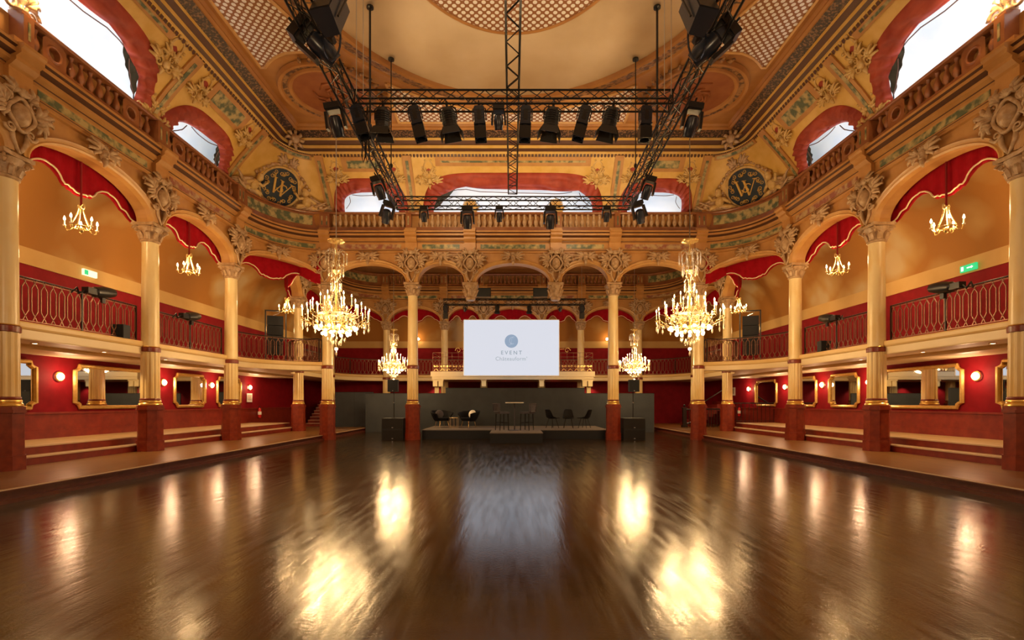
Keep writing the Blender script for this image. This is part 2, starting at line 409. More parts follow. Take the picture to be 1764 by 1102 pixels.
mb = MB(); mb.grid([[(x, WY-.03-1.7*(1-cos(k/10*pi/2)), 5.36+2.2*sin(k/10*pi/2)**1.1) for k in range(11)] for x in (-WX, 0, WX)])
struct(mb.build('ceiling', 'vault', smooth=True))
struct(MB().box(-WX, WX, -2.15, -2, 0, 11.6).build('wall_near', 'tan'))
# ceilings over the corners between the arcades and the gallery vault
for sx in (-1, 1):
    mb = MB()
    for arc in (CORN, CUSP):
        mb.grid([[(sx*x, y, 7.5) for x, y in arc], [(sx*10.0, y, 7.5) for x, y in arc]])
    mb.grid([[(sx*x, y, 7.5) for x, y in BCOR], [(sx*x, max(y, YR+.3) if x < 9 else y, 7.5) for x, y in arcpts(XC, YB, 2.6, 3.0, 0, 90)]])
    mb.grid([[(sx*12.2, YB, 7.54), (sx*12.2, WY, 7.54)], [(sx*7, YR, 7.54), (sx*7, WY, 7.54)]])
    struct(mb.build('ceiling', 'tan'))

# ------------------------------------------------------------------ gallery slab with its cream fascia
for sx in (-1, 1):
    inner = [(XS+.12, -2)] + [(XS+.12, YC)] + [(x+.0, y) for x, y in arcpts(XC, YC, XS-XC+.12, YF-YC+.02, 0, 90)][1:] \
          + arcpts(XC, YA, XS-XC+.12, YA-YF-.02, -90, 0) + arcpts(XC, YB, XS-XC+.12, YR-YB+.1, 0, 90) + [(X3, YR+.1), (0, YR+.1)]
    inner = [(x, y) for x, y in inner if True]
    outer = [(0, WY), (WX, WY), (WX, -2)]
    struct(MB().prism([(sx*x, y) for x, y in inner+outer], 2.80, 3.1).build('floor', 'soffit'))
    pth = Path(inner, sx)
    mb = MB()
    prof = [(-.02,2.78),(.04,2.78),(.05,2.80),(.05,2.97),(.075,2.985),(.09,3.02),(.09,3.10),(.07,3.13),(-.1,3.13)]
    pa = Path(inner, sx)
    for i in range(len(prof)-1):
        pass
    rows = [[(*pa.at(c_, o_), z) for o_, z in prof] for c_ in pa.c]
    for a, b_ in zip(rows[:-1], rows[1:]):
        for j in range(len(prof)-1):
            mb.cur = 0 if j < 3 else 1
            mb.add([a[j], b_[j], b_[j+1], a[j+1]], [(0,1,2,3)])
    struct(mb.build('trim_6', ['fascia', 'fascia_lip']))
    # lower beam under the gallery
    struct(MB().box(min(sx*10.9, sx*WX), max(sx*10.9, sx*WX), -2, 24.2, 2.71, 2.80).build('ceiling', 'fascia'))

# ------------------------------------------------------------------ arcade walls, archivolts, entablature
ZS = 6.3; ZK = 7.06
def harch(d, L, extra=0.0):
    a = L/2-.22+extra; q = abs(d-L/2)/a
    return ZS-.02 if q >= 1 else ZS+(ZK-ZS+extra)*sqrt(1-q*q)
def arcade_wall(path, sx, name):
    L = path.L; a = L/2-.22
    ds = [0, .11] + [L/2-a*cos(pi*k/26) for k in range(27)] + [L-.11, L]
    mb = MB()
    rows = []
    for d in ds:
        h = harch(d, L)
        rows.append([(*path.at(d,-.2),7.9), (*path.at(d,-.2),h), (*path.at(d,.2),h), (*path.at(d,.2),7.9)])
    mb.grid(rows)
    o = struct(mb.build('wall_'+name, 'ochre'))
    mb = MB(); rows = []
    for k in range(27):
        c_, s_ = cos(pi*k/26), sin(pi*k/26)
        def P(e, off): return (*path.at(L/2-(a+e)*c_, off), ZS+(ZK-ZS+e)*s_)
        rows.append([P(-.015,.1), P(-.015,.25), P(.03,.275), P(.05,.25), P(.09,.26), P(.13,.285), P(.15,.2)])
    mb.grid(rows)
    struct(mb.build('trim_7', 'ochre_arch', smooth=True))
    # entablature
    prof = [(.2,7.44),(.25,7.46),(.25,7.50),(.29,7.53),(.29,7.55),(.22,7.57),(.22,7.84),(.27,7.87),(.27,7.90),(.36,7.95),(.36,8.02),(.34,8.03),(.46,8.08),(.46,8.16),(.44,8.17),(.50,8.20),(.50,8.26),(.32,8.28),(.32,8.40),(-.3,8.40)]
    ms =   [0,0,0,1,1,0,0,1,0,0,1,1,0,1,1,0,2,2,2]
    mb = MB(); sweep(mb, path, prof, mats=ms)
    struct(mb.build('trim_8', ['ochre', 'line_dark', 'wood_brown']))
    # backing of the balustrade
    mb = MB(); sweep(mb, path, [(.08,8.4),(.08,8.98),(.0,8.98),(.0,8.4)], closed=True)
    struct(mb.build('wall_'+name, 'ochre'))
def arch_pier_break(path, d, sx, w_=.46):
    # the entablature breaks forward over each column
    pr = [(.2,7.44),(.36,7.5),(.36,7.55),(.32,7.57),(.32,7.84),(.37,7.87),(.46,7.95),(.46,8.02),(.56,8.08),(.56,8.16),(.61,8.20),(.61,8.26),(.42,8.28),(.42,8.40),(.0,8.40),(0,7.44)]
    mb = MB(); sweep(mb, path, pr, d-w_/2, d+w_/2, closed=True, step=.1)
    struct(mb.build('trim_9', ['ochre']))
def frieze_panel(path, d0, d1, k):
    mb = MB(); sweep(mb, path, [(.215,7.62),(.235,7.63),(.235,7.79),(.215,7.80)], d0, d1, closed=True)
    struct(mb.build('trim_10', 'green_marble' if k % 2 else 'pink_marble'))

# baluster prototype mesh
BPR = [(.045,0),(.06,.02),(.06,.05),(.035,.07),(.05,.10),(.075,.16),(.08,.21),(.065,.28),(.04,.36),(.032,.42),(.045,.44),(.045,.47),(.055,.48),(.055,.52)]
bal_mb = MB().lathe(BPR, seg=8); bal_ob = bal_mb.build('baluster', 'wood_brown', smooth='all'); bal_me = bal_ob.data; bpy.data.objects.remove(bal_ob)
balp_me = bal_me.copy(); balp_me.materials[0] = M['ornament']
def balustrade(path, label, posts, spots, holes=(), group='balustrades above the arches', me=None, solid=False, rear=False):
    root = empty('balustrade', (*path.at(path.L/2, .2), 8.4), 0, label, 'balustrade', group)
    def fix(o):
        o.parent = root; o.matrix_parent_inverse = Matrix.Translation(-root.location); return o
    for nm, pr in (('bottom_rail', [(.09,8.40),(.31,8.40),(.31,8.46),(.09,8.46)]), ('top_rail', [(.06,8.98),(.32,8.98),(.34,9.01),(.34,9.04),(.31,9.06),(.06,9.06)])):
        mb = MB(); sweep(mb, path, pr, closed=True); fix(mb.build(nm, 'wood_brown'))
    for d in posts:
        d0, d1 = max(d-.21, .001), min(d+.21, path.L-.001)
        mb = MB(); sweep(mb, path, [(.05,8.40),(.37,8.40),(.37,8.98),(.05,8.98)], d0, d1, closed=True, mats=[0]*4)
        mb.cur = 1; sweep(mb, path, [(.365,8.52),(.38,8.53),(.38,8.87),(.365,8.88)], d0+.08, d1-.08, closed=True, mats=[1]*4)
        fix(mb.build('post', ['wood_brown', 'green_marble']))
    for d in spots:
        o = bpy.data.objects.new('baluster', me or bal_me); COL.objects.link(o); o.location = (*path.at(d, .2), 8.46); fix(o)
    for d in holes:     # panel pierced by a round hole
        mb = MB(); N = 20; rows = []
        for k in range(N+1):
            a = 2*pi*k/N; q = max(abs(cos(a)), abs(sin(a)))
            ring = [( .125*cos(a), .125*sin(a), .12), (.125*cos(a), .125*sin(a), .255), (.15*cos(a), .15*sin(a), .27), (.18*cos(a), .18*sin(a), .25), (.26*cos(a)/q, .26*sin(a)/q, .25)]
            rows.append([(*path.at(d+u, o_), 8.72+v_) for u, v_, o_ in ring])
        mb.grid(rows); fix(mb.build('pierced_panel', 'wood_brown'))
    if solid:
        mb = MB(); sweep(mb, path, [(.09,8.46),(.25,8.46),(.25,8.98),(.09,8.98)], .2, path.L-.2, closed=True); fix(mb.build('panel', 'wood_brown'))
        mb = MB(); sweep(mb, path, [(.25,8.53),(.262,8.54),(.262,8.90),(.25,8.91)], .55, path.L-.55, closed=True); fix(mb.build('painted_panel', 'green_marble'))
    return root

# ------------------------------------------------------------------ columns
def lathe_part(name, prof, mt, root, seg=24, rfun=None, smooth=True):
    return MB().lathe(prof, seg=seg, rfun=rfun).build(name, mt, root, smooth=smooth)
def spiral(mb, c, ex, ez, r0, turns, rad, seg=5, n_=18, flip=1, depth=None):
    ex, ez, c = Vector(ex), Vector(ez), Vector(c); pts = []; rs = []
    for i in range(n_+1):
        t = i/n_; a = turns*2*pi*t; rr = r0*(1-t*.86)
        pts.append(c + ex*(rr*cos(a)*flip) + ez*(rr*sin(a)) + (Vector(depth)*t if depth else Vector((0,0,0))))
        rs.append(rad*(1-.55*t))
    mb.tube(pts, rs, seg)
def make_capital(root, mt='ornament'):
    mb = MB()
    mb.lathe([(.205,5.78),(.225,5.80),(.225,5.84),(.20,5.86),(.20,5.95),(.23,6.08),(.29,6.18),(.24,6.19)], seg=20)
    mb.prism([(-.30,-.30),(-.12,-.26),(.12,-.26),(.30,-.30),(.26,-.12),(.26,.12),(.30,.30),(.12,.26),(-.12,.26),(-.30,.30),(-.26,.12),(-.26,-.12)], 6.2, 6.28)
    for k in range(4):
        a = pi/4+k*pi/2; u = Vector((cos(a), sin(a), 0))
        c = u*.30+Vector((0,0,6.11)); spiral(mb, c, u, (0,0,1), .085, 1.5, .03)
        mb.sphere(c, .035, 6, 4)
    for k in range(8):
        a = k*pi/4+pi/8; u = Vector((cos(a), sin(a), 0))
        mb.tube([u*.20+Vector((0,0,5.86)), u*.235+Vector((0,0,5.96)), u*.27+Vector((0,0,6.03)), u*.31+Vector((0,0,6.0))], [.05,.055,.045,.02], 5)
    return mb.build('capital', mt, root, smooth=True)
def flute(k, z): return 1.0 if k % 3 else .90
def make_column(zb):
    root = empty('column')
    def octa(s, ch): h = s/2; return [(-h,-h+ch),(-h+ch,-h),(h-ch,-h),(h,-h+ch),(h,h-ch),(h-ch,h),(-h+ch,h),(-h,h-ch)]
    mb = MB(); mb.prism(octa(.58,.16), zb, zb+.28); mb.prism(octa(.54,.15), zb+.28, 1.30); mb.prism(octa(.60,.17), 1.30, 1.36); mb.prism(octa(.56,.15), 1.36, 1.42)
    for sg in (-1, 1):
        mb.box(-.10,.10, sg*.275-.004, sg*.275+.004, zb+.36, 1.22)
    mb.build('pedestal', 'red_marble', root)
    lathe_part('gilded_base', [(.26,1.42),(.27,1.44),(.26,1.475),(.235,1.50),(.25,1.52),(.245,1.545),(.225,1.56)], 'gold', root)
    lathe_part('lower_band', [(.228,1.555),(.236,1.57),(.236,1.595),(.225,1.61)], 'red_band', root)
    lathe_part('fluted_shaft', [(.222,1.60),(.214,2.87)], 'cream_marble', root, 36, flute, smooth=False)
    lathe_part('shaft_band', [(.215,2.85),(.235,2.86),(.235,2.965),(.215,2.975)], 'red_band', root)
    lathe_part('band_beads', [(.22,2.975),(.228,2.985),(.22,3.0)], 'gold', root)
    lathe_part('shaft', [(.208,2.975),(.196,4.6),(.19,5.74),(.20,5.79)], 'cream_marble', root)
    make_capital(root)
    return root
col_low = Proto(make_column(0.0)); col_side = Proto(make_column(0.2))
for sx in (-1, 1):
    S = SIDE[sx]
    for (x, y, pr, lab) in ((XS, 9.3, col_side, 'tall cream marble column of the %s arcade, the one nearest the camera'),
                       (XS, 13.05, col_side, 'tall cream marble column of the %s arcade, second from the camera'),
                       (XS, YC, col_side, 'tall cream marble column of the %s arcade, third from the camera'),
                       (XS, YA, col_side, 'cream marble column seen behind the curved gallery corner on the %s'),
                       (XS, YB, col_side, 'cream marble column at the %s rear side, mostly hidden behind the corner column'),
                       (XC, YF, col_low, 'tall cream marble column at the %s front corner of the dance floor'),
                       (X2, YF, col_low, 'tall cream marble column beside the %s end of the low stage'),
                       (XC, YR, col_low, 'distant cream marble column in the rear arcade, outermost on the %s'),
                       (X2, YR, col_low, 'distant cream marble column in the rear arcade behind the %s end of the stage balcony'),
                       (X3, YR, col_low, 'distant cream marble column in the rear arcade hidden behind the %s half of the screen')):
        pr.put((sx*x, y, 0), 0, lab % S, 'cream marble columns of the hall')
# hanging pendant capitals of the front arcade
def make_pendant():
    root = empty('pendant_capital')
    mb = MB(); mb.lathe([(.05,5.60),(.16,5.61),(.19,5.64),(.20,5.70),(.17,5.74),(.19,5.80),(.23,5.95),(.27,6.10),(.30,6.18)], seg=20)
    mb.prism([(-.31,-.28),(.31,-.28),(.31,.28),(-.31,.28)], 6.18, 6.28)
    mb.build('bell', 'ornament', root, smooth=True)
    mb = MB()
    for k in range(8):
        a = k*pi/4; u = Vector((cos(a), sin(a), 0))
        mb.tube([u*.18+Vector((0,0,5.76)), u*.23+Vector((0,0,5.92)), u*.29+Vector((0,0,6.03)), u*.33+Vector((0,0,6.0))], [.05,.06,.045,.02], 5)
    for k in range(4):
        a = pi/4+k*pi/2; u = Vector((cos(a), sin(a), 0)); spiral(mb, u*.30+Vector((0,0,6.12)), u, (0,0,1), .08, 1.4, .028)
    mb.build('leaves', 'ornament', root, smooth=True); return root
pp = Proto(make_pendant())
for sx in (-1, 1): pp.put((sx*X3, YF, 0), 0, 'carved capital hanging without a column in the front arcade, %s of the middle arch' % SIDE[sx], 'hanging capitals of the front arcade')

# ------------------------------------------------------------------ carved ornaments (local: x sideways, z up, -y outwards)
def leafspray(mb, c, ang, L_, rad, sg=1, n_=5):
    c = Vector(c); dx, dz = cos(ang)*sg, sin(ang)
    for k in range(n_):
        t = k/(n_-1); a2 = ang + (t-.5)*1.7; l = L_*(.6+.4*sin(pi*t))
        e_ = c+Vector((cos(a2)*sg*l, -.03, sin(a2)*l)); mid = c+Vector((cos(a2)*sg*l*.55, -.09, sin(a2)*l*.55))
        mb.tube([c, mid, e_, e_+Vector((cos(a2-1.2)*sg*.05,.0,sin(a2-1.2)*.05))], [rad*.7, rad*1.25, rad*.8, rad*.3], 5)
def make_cartouche(mt='ornament'):
    root = empty('wall_cartouche')
    MB().sphere((0,-.05,0), .17, 16, 10, 1.35).build('boss', mt, root, smooth='all')
    mb = MB(); pts = [(.23*cos(a)*(1+.12*cos(4*a)), -.09, .29*sin(a)*(1+.08*cos(4*a))) for a in [2*pi*k/28 for k in range(28)]]
    mb.tube(pts, .04, 6, True)
    mb.build('oval_frame', mt, root, smooth='all')
    mb = MB()
    for sg in (-1, 1):
        spiral(mb, (sg*.27,-.08,.26), (1,0,0), (0,0,1), .13, 1.5, .036, flip=sg)
        spiral(mb, (sg*.20,-.08,-.30), (1,0,0), (0,0,-1), .11, 1.4, .032, flip=sg)
        leafspray(mb, (sg*.28,-.06,.10), .5, .40, .045, sg)
        leafspray(mb, (sg*.30,-.06,-.02), -.4, .24, .038, sg, 4)
        spiral(mb, (sg*.55,-.06,.22), (1,0,0), (0,0,1), .10, 1.3, .03, flip=sg)
        leafspray(mb, (sg*.16,-.06,.36), 1.2, .25, .04, sg, 4)
        mb.tube([(sg*.16,-.05,-.30),(sg*.13,-.05,-.50),(sg*.05,-.05,-.66),(0,-.05,-.74)], [.05,.045,.035,.02], 6)
    for k in range(7):
        a = pi*(.15+.7*k/6); mb.tube([(0,-.1,.36),(cos(a)*.13,-.12,.36+sin(a)*.14)], [.03,.045], 5)
    mb.build('scrollwork', mt, root, smooth='all')
    return root
def make_keystone(mt='ornament'):
    root = empty('arch_keystone')
    mb = MB(); mb.sphere((0,-.07,.02), .10, 12, 8, 1.3); mb.sphere((0,-.16,.01), .025, 6, 4, 1.4)
    for sg in (-1,1): mb.sphere((sg*.035,-.15,.045), .018, 6, 4)
    mb.tube([(-.035,-.15,-.045),(0,-.165,-.05),(.035,-.15,-.045)], .012, 5)
    mb.build('carved_face', mt, root, smooth='all')
    mb = MB()
    for sg in (-1, 1):
        leafspray(mb, (sg*.10,-.05,.06), .25, .36, .04, sg)
        spiral(mb, (sg*.15,-.06,.13), (1,0,0), (0,0,1), .08, 1.3, .026, flip=sg)
    for k in range(7):
        a = pi*(.1+.8*k/6); mb.tube([(cos(a)*.07,-.08,.08+sin(a)*.07),(cos(a)*.15,-.09,.09+sin(a)*.15)], [.03,.035], 5)
    mb.tube([(0,-.08,-.1),(0,-.10,-.2),(0,-.06,-.27)], [.07,.05,.02], 6)
    mb.build('leaf_surround', mt, root, smooth='all'); return root
cart = Proto(make_cartouche()); keyp = Proto(make_keystone())

# ------------------------------------------------------------------ valances, railings
VZ = [(0,6.34),(.05,6.34),(.09,6.39),(.12,6.36),(.17,6.42),(.21,6.40),(.27,6.55),(.36,6.66),(.45,6.70),(.55,6.67),(.64,6.57),(.70,6.48),(.76,6.46),(.84,6.36),(.92,6.30),(1.0,6.26)]
def vz(v):
    v = min(abs(v), 1)
    for (a, za), (b_, zb_) in zip(VZ[:-1], VZ[1:]):
        if v <= b_: return za+(zb_-za)*(v-a)/(b_-a)
    return VZ[-1][1]
def valance(path, label, off=-.27):
    L = path.L; a = L/2-.14
    root = empty('valance', (*path.at(L/2, off), 6.34), 0, label, 'valance', 'red velvet valances in the arches')
    def fix(o): o.parent = root; o.matrix_parent_inverse = Matrix.Translation(-root.location)
    N = 60; rows = []; tr = []
    for k in range(N+1):
        v = -1+2*k/N; d = L/2+v*a; fo = off+.012*sin(v*34)
        rows.append([(*path.at(d, fo-.015), vz(v)-.06), (*path.at(d, fo), vz(v)), (*path.at(d, fo+.01), 6.85), (*path.at(d, off), 7.3)]); tr.append((*path.at(d, fo+.03), vz(v)-.01))
    mb = MB(); mb.grid(rows); back = [[(*path.at(L/2+(-1+2*k/N)*a, off-.05), z) for z in (vz(-1+2*k/N)-.06, 7.3)] for k in range(N+1)]
    mb.grid(back); mb.grid([[rows[k][0], back[k][0]] for k in range(N+1)])
    fix(mb.build('velvet_cloth', 'velvet'))
    mb = MB(); mb.tube(tr, .019, 5); fix(mb.build('braid', 'trim_cream'))
def railing(path, label, d0, d1, off=-.18, zb=3.13, h=.92, pitch=.205):
    root = empty('balcony_railing', (*path.at((d0+d1)/2, off), zb), 0, label, 'railing', 'wrought iron railings of the gallery')
    def fix(o): o.parent = root; o.matrix_parent_inverse = Matrix.Translation(-root.location)
    n_ = max(1, round((d1-d0)/pitch)); p = (d1-d0)/n_
    st = [d0+(d1-d0)*i/max(1, n_) for i in range(n_+1)]
    mb = MB(); mb.tube([(*path.at(d, off), zb+h) for d in st], .03, 6, flat=.6); fix(mb.build('handrail', 'iron_dark'))
    mb = MB(); mb.tube([(*path.at(d, off), zb+.05) for d in st], .012, 4); mb.tube([(*path.at(d, off), zb+h-.04) for d in st], .012, 4); fix(mb.build('rail_bars', 'iron'))
    mb = MB()
    for i in range(n_):
        c_ = (st[i]+st[i+1])/2
        for sg in (-1, 1):
            pl = [(.04,.90),(0,.82),(-.066,.71),(-.066,.24),(0,.13),(.045,.04)]
            mb.tube([(*path.at(c_+sg*x, off), zb+.02+z*h/.92) for x, z in pl], .012, 4)
    fix(mb.build('iron_lattice', 'iron'))
    for d in [d0, (d0+d1)/2, d1]:
        mb = MB(); x, y = path.at(d, off); mb.box(x-.018, x+.018, y-.018, y+.018, zb, zb+h); fix(mb.build('upright', 'iron_dark'))

# ------------------------------------------------------------------ assemble every bay
BN = {'side3': 'side bay nearest the camera', 'side4': 'second side bay', 'corner': 'curved corner bay', 'front_outer': 'outer bay of the front arcade',
      'front_inner': 'inner bay of the front arcade', 'cusp': 'bay turning behind the corner column', 'rear_side': 'side bay of the rear room', 'rear_corner': 'curved corner of the rear room',
      'rear_outer': 'outer bay of the rear arcade', 'rear_inner': 'inner bay of the rear arcade'}
pathmap = {}
def spaced(a, b_, n_): return [a+(b_-a)*(i+.5)/n_ for i in range(n_)]
for sx in (-1, 1):
    S = SIDE[sx]
    for k, (nm, path) in enumerate(bays(sx)):
        pathmap[(sx, nm)] = path
        arcade_wall(path, sx, S)
        if nm in ('side0', 'side1', 'side2'): continue
        L = path.L; where = BN[nm]+' on the '+S
        frieze_panel(path, .42, L-.42, k)
        if nm in ('side4', 'corner', 'front_outer', 'front_inner', 'side3', 'rear_corner', 'rear_outer', 'rear_side', 'rear_inner'):
            arch_pier_break(path, L-.001 if nm in ('front_inner',) else L-.0, sx)
        if nm in ('side3',): arch_pier_break(path, 0.0, sx)
        if nm in ('side3', 'side4'):
            balustrade(path, 'brown balustrade with two round holes, %s' % where, [.0, L], [.38]+spaced(1.06, L-1.26, 6)+[L-.64, L-.40], [.76, L-.97])
        elif nm in ('corner', 'rear_corner', 'cusp'):
            balustrade(path, 'curved solid parapet with green marbled panel, %s' % where, [.0, L], [], solid=True)
        elif nm == 'front_inner':
            balustrade(path, 'row of turned balusters above the %s' % where, [L], spaced(.24, L-.24, 8), me=balp_me)
        elif nm == 'front_outer':
            balustrade(path, 'row of turned balusters above the %s' % where, [0, L], spaced(.24, L-.24, 13), me=balp_me)
        else:
            balustrade(path, 'row of turned balusters above the %s' % where, [0, L], spaced(.24, L-.24, max(3, int(L/.26))))
        # keystone and the cartouche over the column that starts the bay
        x, y = path.at(L/2, .27); keyp.put((x, y, 7.2), path.rz(L/2), 'carved face keystone over the arch, %s' % where, 'carved keystones over the arches')
        if nm != 'cusp':
            x, y = path.at(0 if nm not in ('corner','rear_corner') else .02, .24)
            if nm in ('side3', 'side4', 'rear_side'): cart.put((x, y, 7.02), path.rz(.01), 'oval cartouche over the column before the %s' % where, 'carved cartouches above the columns')
            elif nm in ('corner', 'front_outer', 'front_inner', 'rear_corner', 'rear_outer', 'rear_inner'):
                cart.put((x, y, 7.02), path.rz(0.02), 'oval cartouche over the column before the %s' % where, 'carved cartouches above the columns')
        if nm in ('front_inner', 'rear_inner'):
            x, y = path.at(L, .24); cart.put((x, y, 7.02), path.rz(L), 'oval cartouche at the %s edge of the middle arch, %s arcade' % (S, nm.split('_')[0]), 'carved cartouches above the columns')
        if not nm.startswith('front'):
            valance(path, 'red velvet valance with cream braid, %s' % where)
            if nm in ('cusp',):
                railing(path, 'iron gallery railing, %s' % where, .25, L-.25)
            elif nm in ('rear_outer', 'rear_inner'): railing(path, 'iron gallery railing, %s' % where, .05, L-.05, off=-.05)
            else: railing(path, 'iron gallery railing, %s' % where, .27 if nm != 'rear_corner' else .1, L-.27)
for Y0, nm in ((YF, 'front'), (YR, 'rear')):
    path = Path(line((X3, Y0), (-X3, Y0)), 1); pathmap[(0, nm)] = path
    arcade_wall(path, 1, nm if nm == 'rear' else 'front')
    frieze_panel(path, .42, path.L-.42, 1)
    balustrade(path, 'row of turned balusters above the middle arch of the %s arcade' % nm, [] if nm == 'front' else [], spaced(.24, path.L-.24, 13), me=balp_me if nm == 'front' else None)
    keyp.put((0, Y0-.27, 7.2), 0, 'carved face keystone over the middle arch of the %s arcade' % nm, 'carved keystones over the arches')
    if nm == 'rear': valance(path, 'red velvet valance with cream braid in the middle arch behind the screen'); railing(path, 'iron gallery railing behind the screen', .05, path.L-.05, off=-.05)

# ------------------------------------------------------------------ cove of the main hall
main_pts = line((XS, 1.8), (XS, YC), 30) + CORN[1:] + line((XC, YF), (-XC, YF), 30)[1:]
def cove(t): return (-.12+1.5*t**1.25, 8.95+1.9*t)
for sx in (-1, 1):
    CP = Path(main_pts, sx)
    S0 = 15.0; LC = Path(CORN).L; SB = S0+LC
    END = SB+XC
    def cm(s_, t, d=0.0):
        o_, z = cove(t); o2, z2 = cove(t+.01); dx, dz = o2-o_, z2-z; l = sqrt(dx*dx+dz*dz)
        # d = towards the room / downwards
        return (*CP.at(s_, o_+d*dz/l), z-d*dx/l)
    def zt(z): return (z-8.95)/1.9
    ops = [(.5, 3.2, zt(9.85), 3.4), (4.25, 10.7, zt(10.2), 5.5), (11.78, 14.25, zt(9.85), 3.4), (SB+.62, SB+2.98, zt(9.95), 4.5)]
    cop = (SB+XC-3.3, SB+XC+3.3, zt(10.10), 6.5)
    allops = ops+[cop]
    def ttop(s_):
        for a, b_, T, nx in allops:
            if a < s_ < b_:
                v = abs((s_-(a+b_)/2)/((b_-a)/2)); return T*(1-v**nx)**(1/2.4)
        return 0.0
    ss = set([0, END])
    s_ = 0
    while s_ < END: ss.add(round(s_, 3)); s_ += .22
    for a, b_, T, nx in allops:
        for k in range(33):
            q = (a+b_)/2-(b_-a)/2*cos(pi*k/32)
            if q < END: ss.add(q)
    ss = sorted(ss)
    rows = [[cm(s_, ttop(s_)+(1-ttop(s_))*j/8) for j in range(9)] for s_ in ss]
    mb = MB(); mb.grid(rows); struct(mb.build('ceiling', 'gold_paint', smooth=True))
    # sky shell behind
    sky = [(-.95,8.4),(-1.0,9.0),(-.95,9.6),(-.7,10.2),(-.2,10.7),(.5,10.95),(1.2,11.0)]
    mb = MB(); mb.grid([[(*CP.at(END*i/60, o_), z) for o_, z in sky] for i in range(61)])
    struct(mb.build('ceiling', 'sky_paint', smooth=True))
    mb = MB(); mb.grid([[(*CP.at(END*i/60, o_), 8.39) for o_ in (-.1, -.97)] for i in range(61)]); struct(mb.build('trim_11', 'wood_brown'))
    # painted drapery in relief around every opening
    def drape(a, b_, T, nx, lab):
        sc_, h_ = (a+b_)/2, (b_-a)/2; N = 90
        root = empty('sky_drapery', (*CP.at(sc_, .2), 9.6), 0, lab, 'drapery', 'painted drapes around the sky openings')
        def fix(o): o.parent = root; o.matrix_parent_inverse = Matrix.Translation(-root.location)
        def edge(ph, e, sag=0):
            c_, s_ = cos(ph), sin(ph)
            x = (h_+e*1.1)*(abs(c_)**(2/nx))*(1 if c_ > 0 else -1); t = (T+e*.42)*abs(s_)**(2/2.4)
            t += sag*(-.035*abs(sin(2.5*ph))-(.05*abs(sin(4.5*ph))*abs(s_) if nx > 5 else 0))*1
            return sc_+x, max(t, .0)
        rows = []
        for k in range(N+1):
            ph = pi*k/N
            row = []
            for j in range(7):
                q = j/6; e = -.10+.40*q+.04*sin(ph*3)*(1-q); s1, t1 = edge(ph, e, 1-q)
                fold = .12+.045*sin(ph*34+q*6)+.04*sin(q*15+ph*9)
                row.append(cm(s1, t1, fold if 0 < j < 6 else (.01 if j else .03)))
            rows.append(row)
        mb = MB(); mb.grid(rows); fix(mb.build('red_drape', 'drape_red', smooth='all'))
        rows = []
        for k in range(31):
            ph = (pi*.08+pi*.34*k/30) if sx*0 == 0 else 0
            ww = .20*sin(pi*k/30)
            row = []
            for j in range(4):
                e = -.06-ww*j/3; s1, t1 = edge(ph, e, 1); row.append(cm(s1, t1, .02+.02*sin(ph*30+j)))
            rows.append(row)
        mb = MB(); mb.grid(rows); fix(mb.build('blue_lining', 'drape_blue', smooth='all'))
        mb = MB()
        for q0, q1 in ((.12,.33),(.38,.62),(.68,.88)):
            mb.tube([cm(*edge(pi*(q0+(q1-q0)*i/12), -.13-.12*sin(pi*i/12), 1), .06) for i in range(13)], .014, 4)
        fix(mb.build('cord', 'line_dark'))
    S = SIDE[sx]
    drape(*ops[1], 'red drape with dark lining around the large %s side sky opening' % S)
    drape(*ops[2], 'red drape around the small %s side sky opening' % S)
    drape(*ops[3], 'red drape around the small sky opening at the %s of the end wall' % S)
    if sx == 1: drape(*cop, 'wide red drape with dark lining around the middle sky opening of the end wall')
    # ribs with green inlay, upper frieze and panels
    mb = MB(); gm = MB()
    def strip(m_, s0, s1, t0, t1, d, n_=8):
        g = [[cm(s0+(s1-s0)*i/n_, t0+(t1-t0)*j/4, d) for j in range(5)] for i in range(n_+1)]
        m_.grid(g)
        m_.grid([[cm(s0+(s1-s0)*i/n_, t0, 0) for i in range(n_+1)], [g[i][0] for i in range(n_+1)]])
        m_.grid([[cm(s0+(s1-s0)*i/n_, t1, 0) for i in range(n_+1)], [g[i][-1] for i in range(n_+1)]])
        m_.grid([[cm(s0, t0+(t1-t0)*j/4, 0) for j in range(5)], g[0]]); m_.grid([[cm(s1, t0+(t1-t0)*j/4, 0) for j in range(5)], g[-1]])
    ribs = [11.25, 14.75, SB+.12, SB+XC-X2+.02]
    for q in ribs:
        strip(mb, q-.17, q+.17, .0, .97, .05, 2); strip(gm, q-.055, q+.055, .1, .9, .062, 1)
    for a, b_, T, nx in [ops[1], ops[2], ops[3], cop]:
        b2 = min(b_, END); strip(mb, a+.35, b2-.35 if b_ < END else END, T+.22, .95, .04, 14); strip(gm, a+.55, b2-.55 if b_ < END else END, T+.27, .90, .052, 14)
    strip(mb, S0+.35, SB-.35, .90, .97, .05, 10); strip(gm, S0+.5, SB-.5, .915, .955, .06, 10)
    struct(mb.build('trim_12', 'ochre')); struct(gm.build('trim_13', 'green_marble'))
    # cornice under the ceiling: gold mouldings, then a dark filigree band
    prof = [(1.0,10.84),(1.36,10.84),(1.38,10.90),(1.36,10.92),(1.46,10.98),(1.48,11.08),(1.46,11.10),(1.50,11.12),(1.60,11.2),(1.62,11.28),(1.60,11.30),(1.88,11.42),(1.92,11.42),(1.98,11.46),(1.98,11.50),(2.05,11.56)]
    ms = [0,0,1,1,0,0,1,1,0,0,2,3,3,3,3]
    mb = MB(); rows = []
    def rr_path(o_):
        ra = max(.04, 1.05-(o_-1.28)*1.9); cx, cy = XS-o_-ra, YF-o_-ra
        return [(sx*(XS-o_), 1.8)] + [(sx*(cx+ra*cos(radians(a))), cy+ra*sin(radians(a))) for a in range(0, 91, 6)] + [(0, YF-o_)]
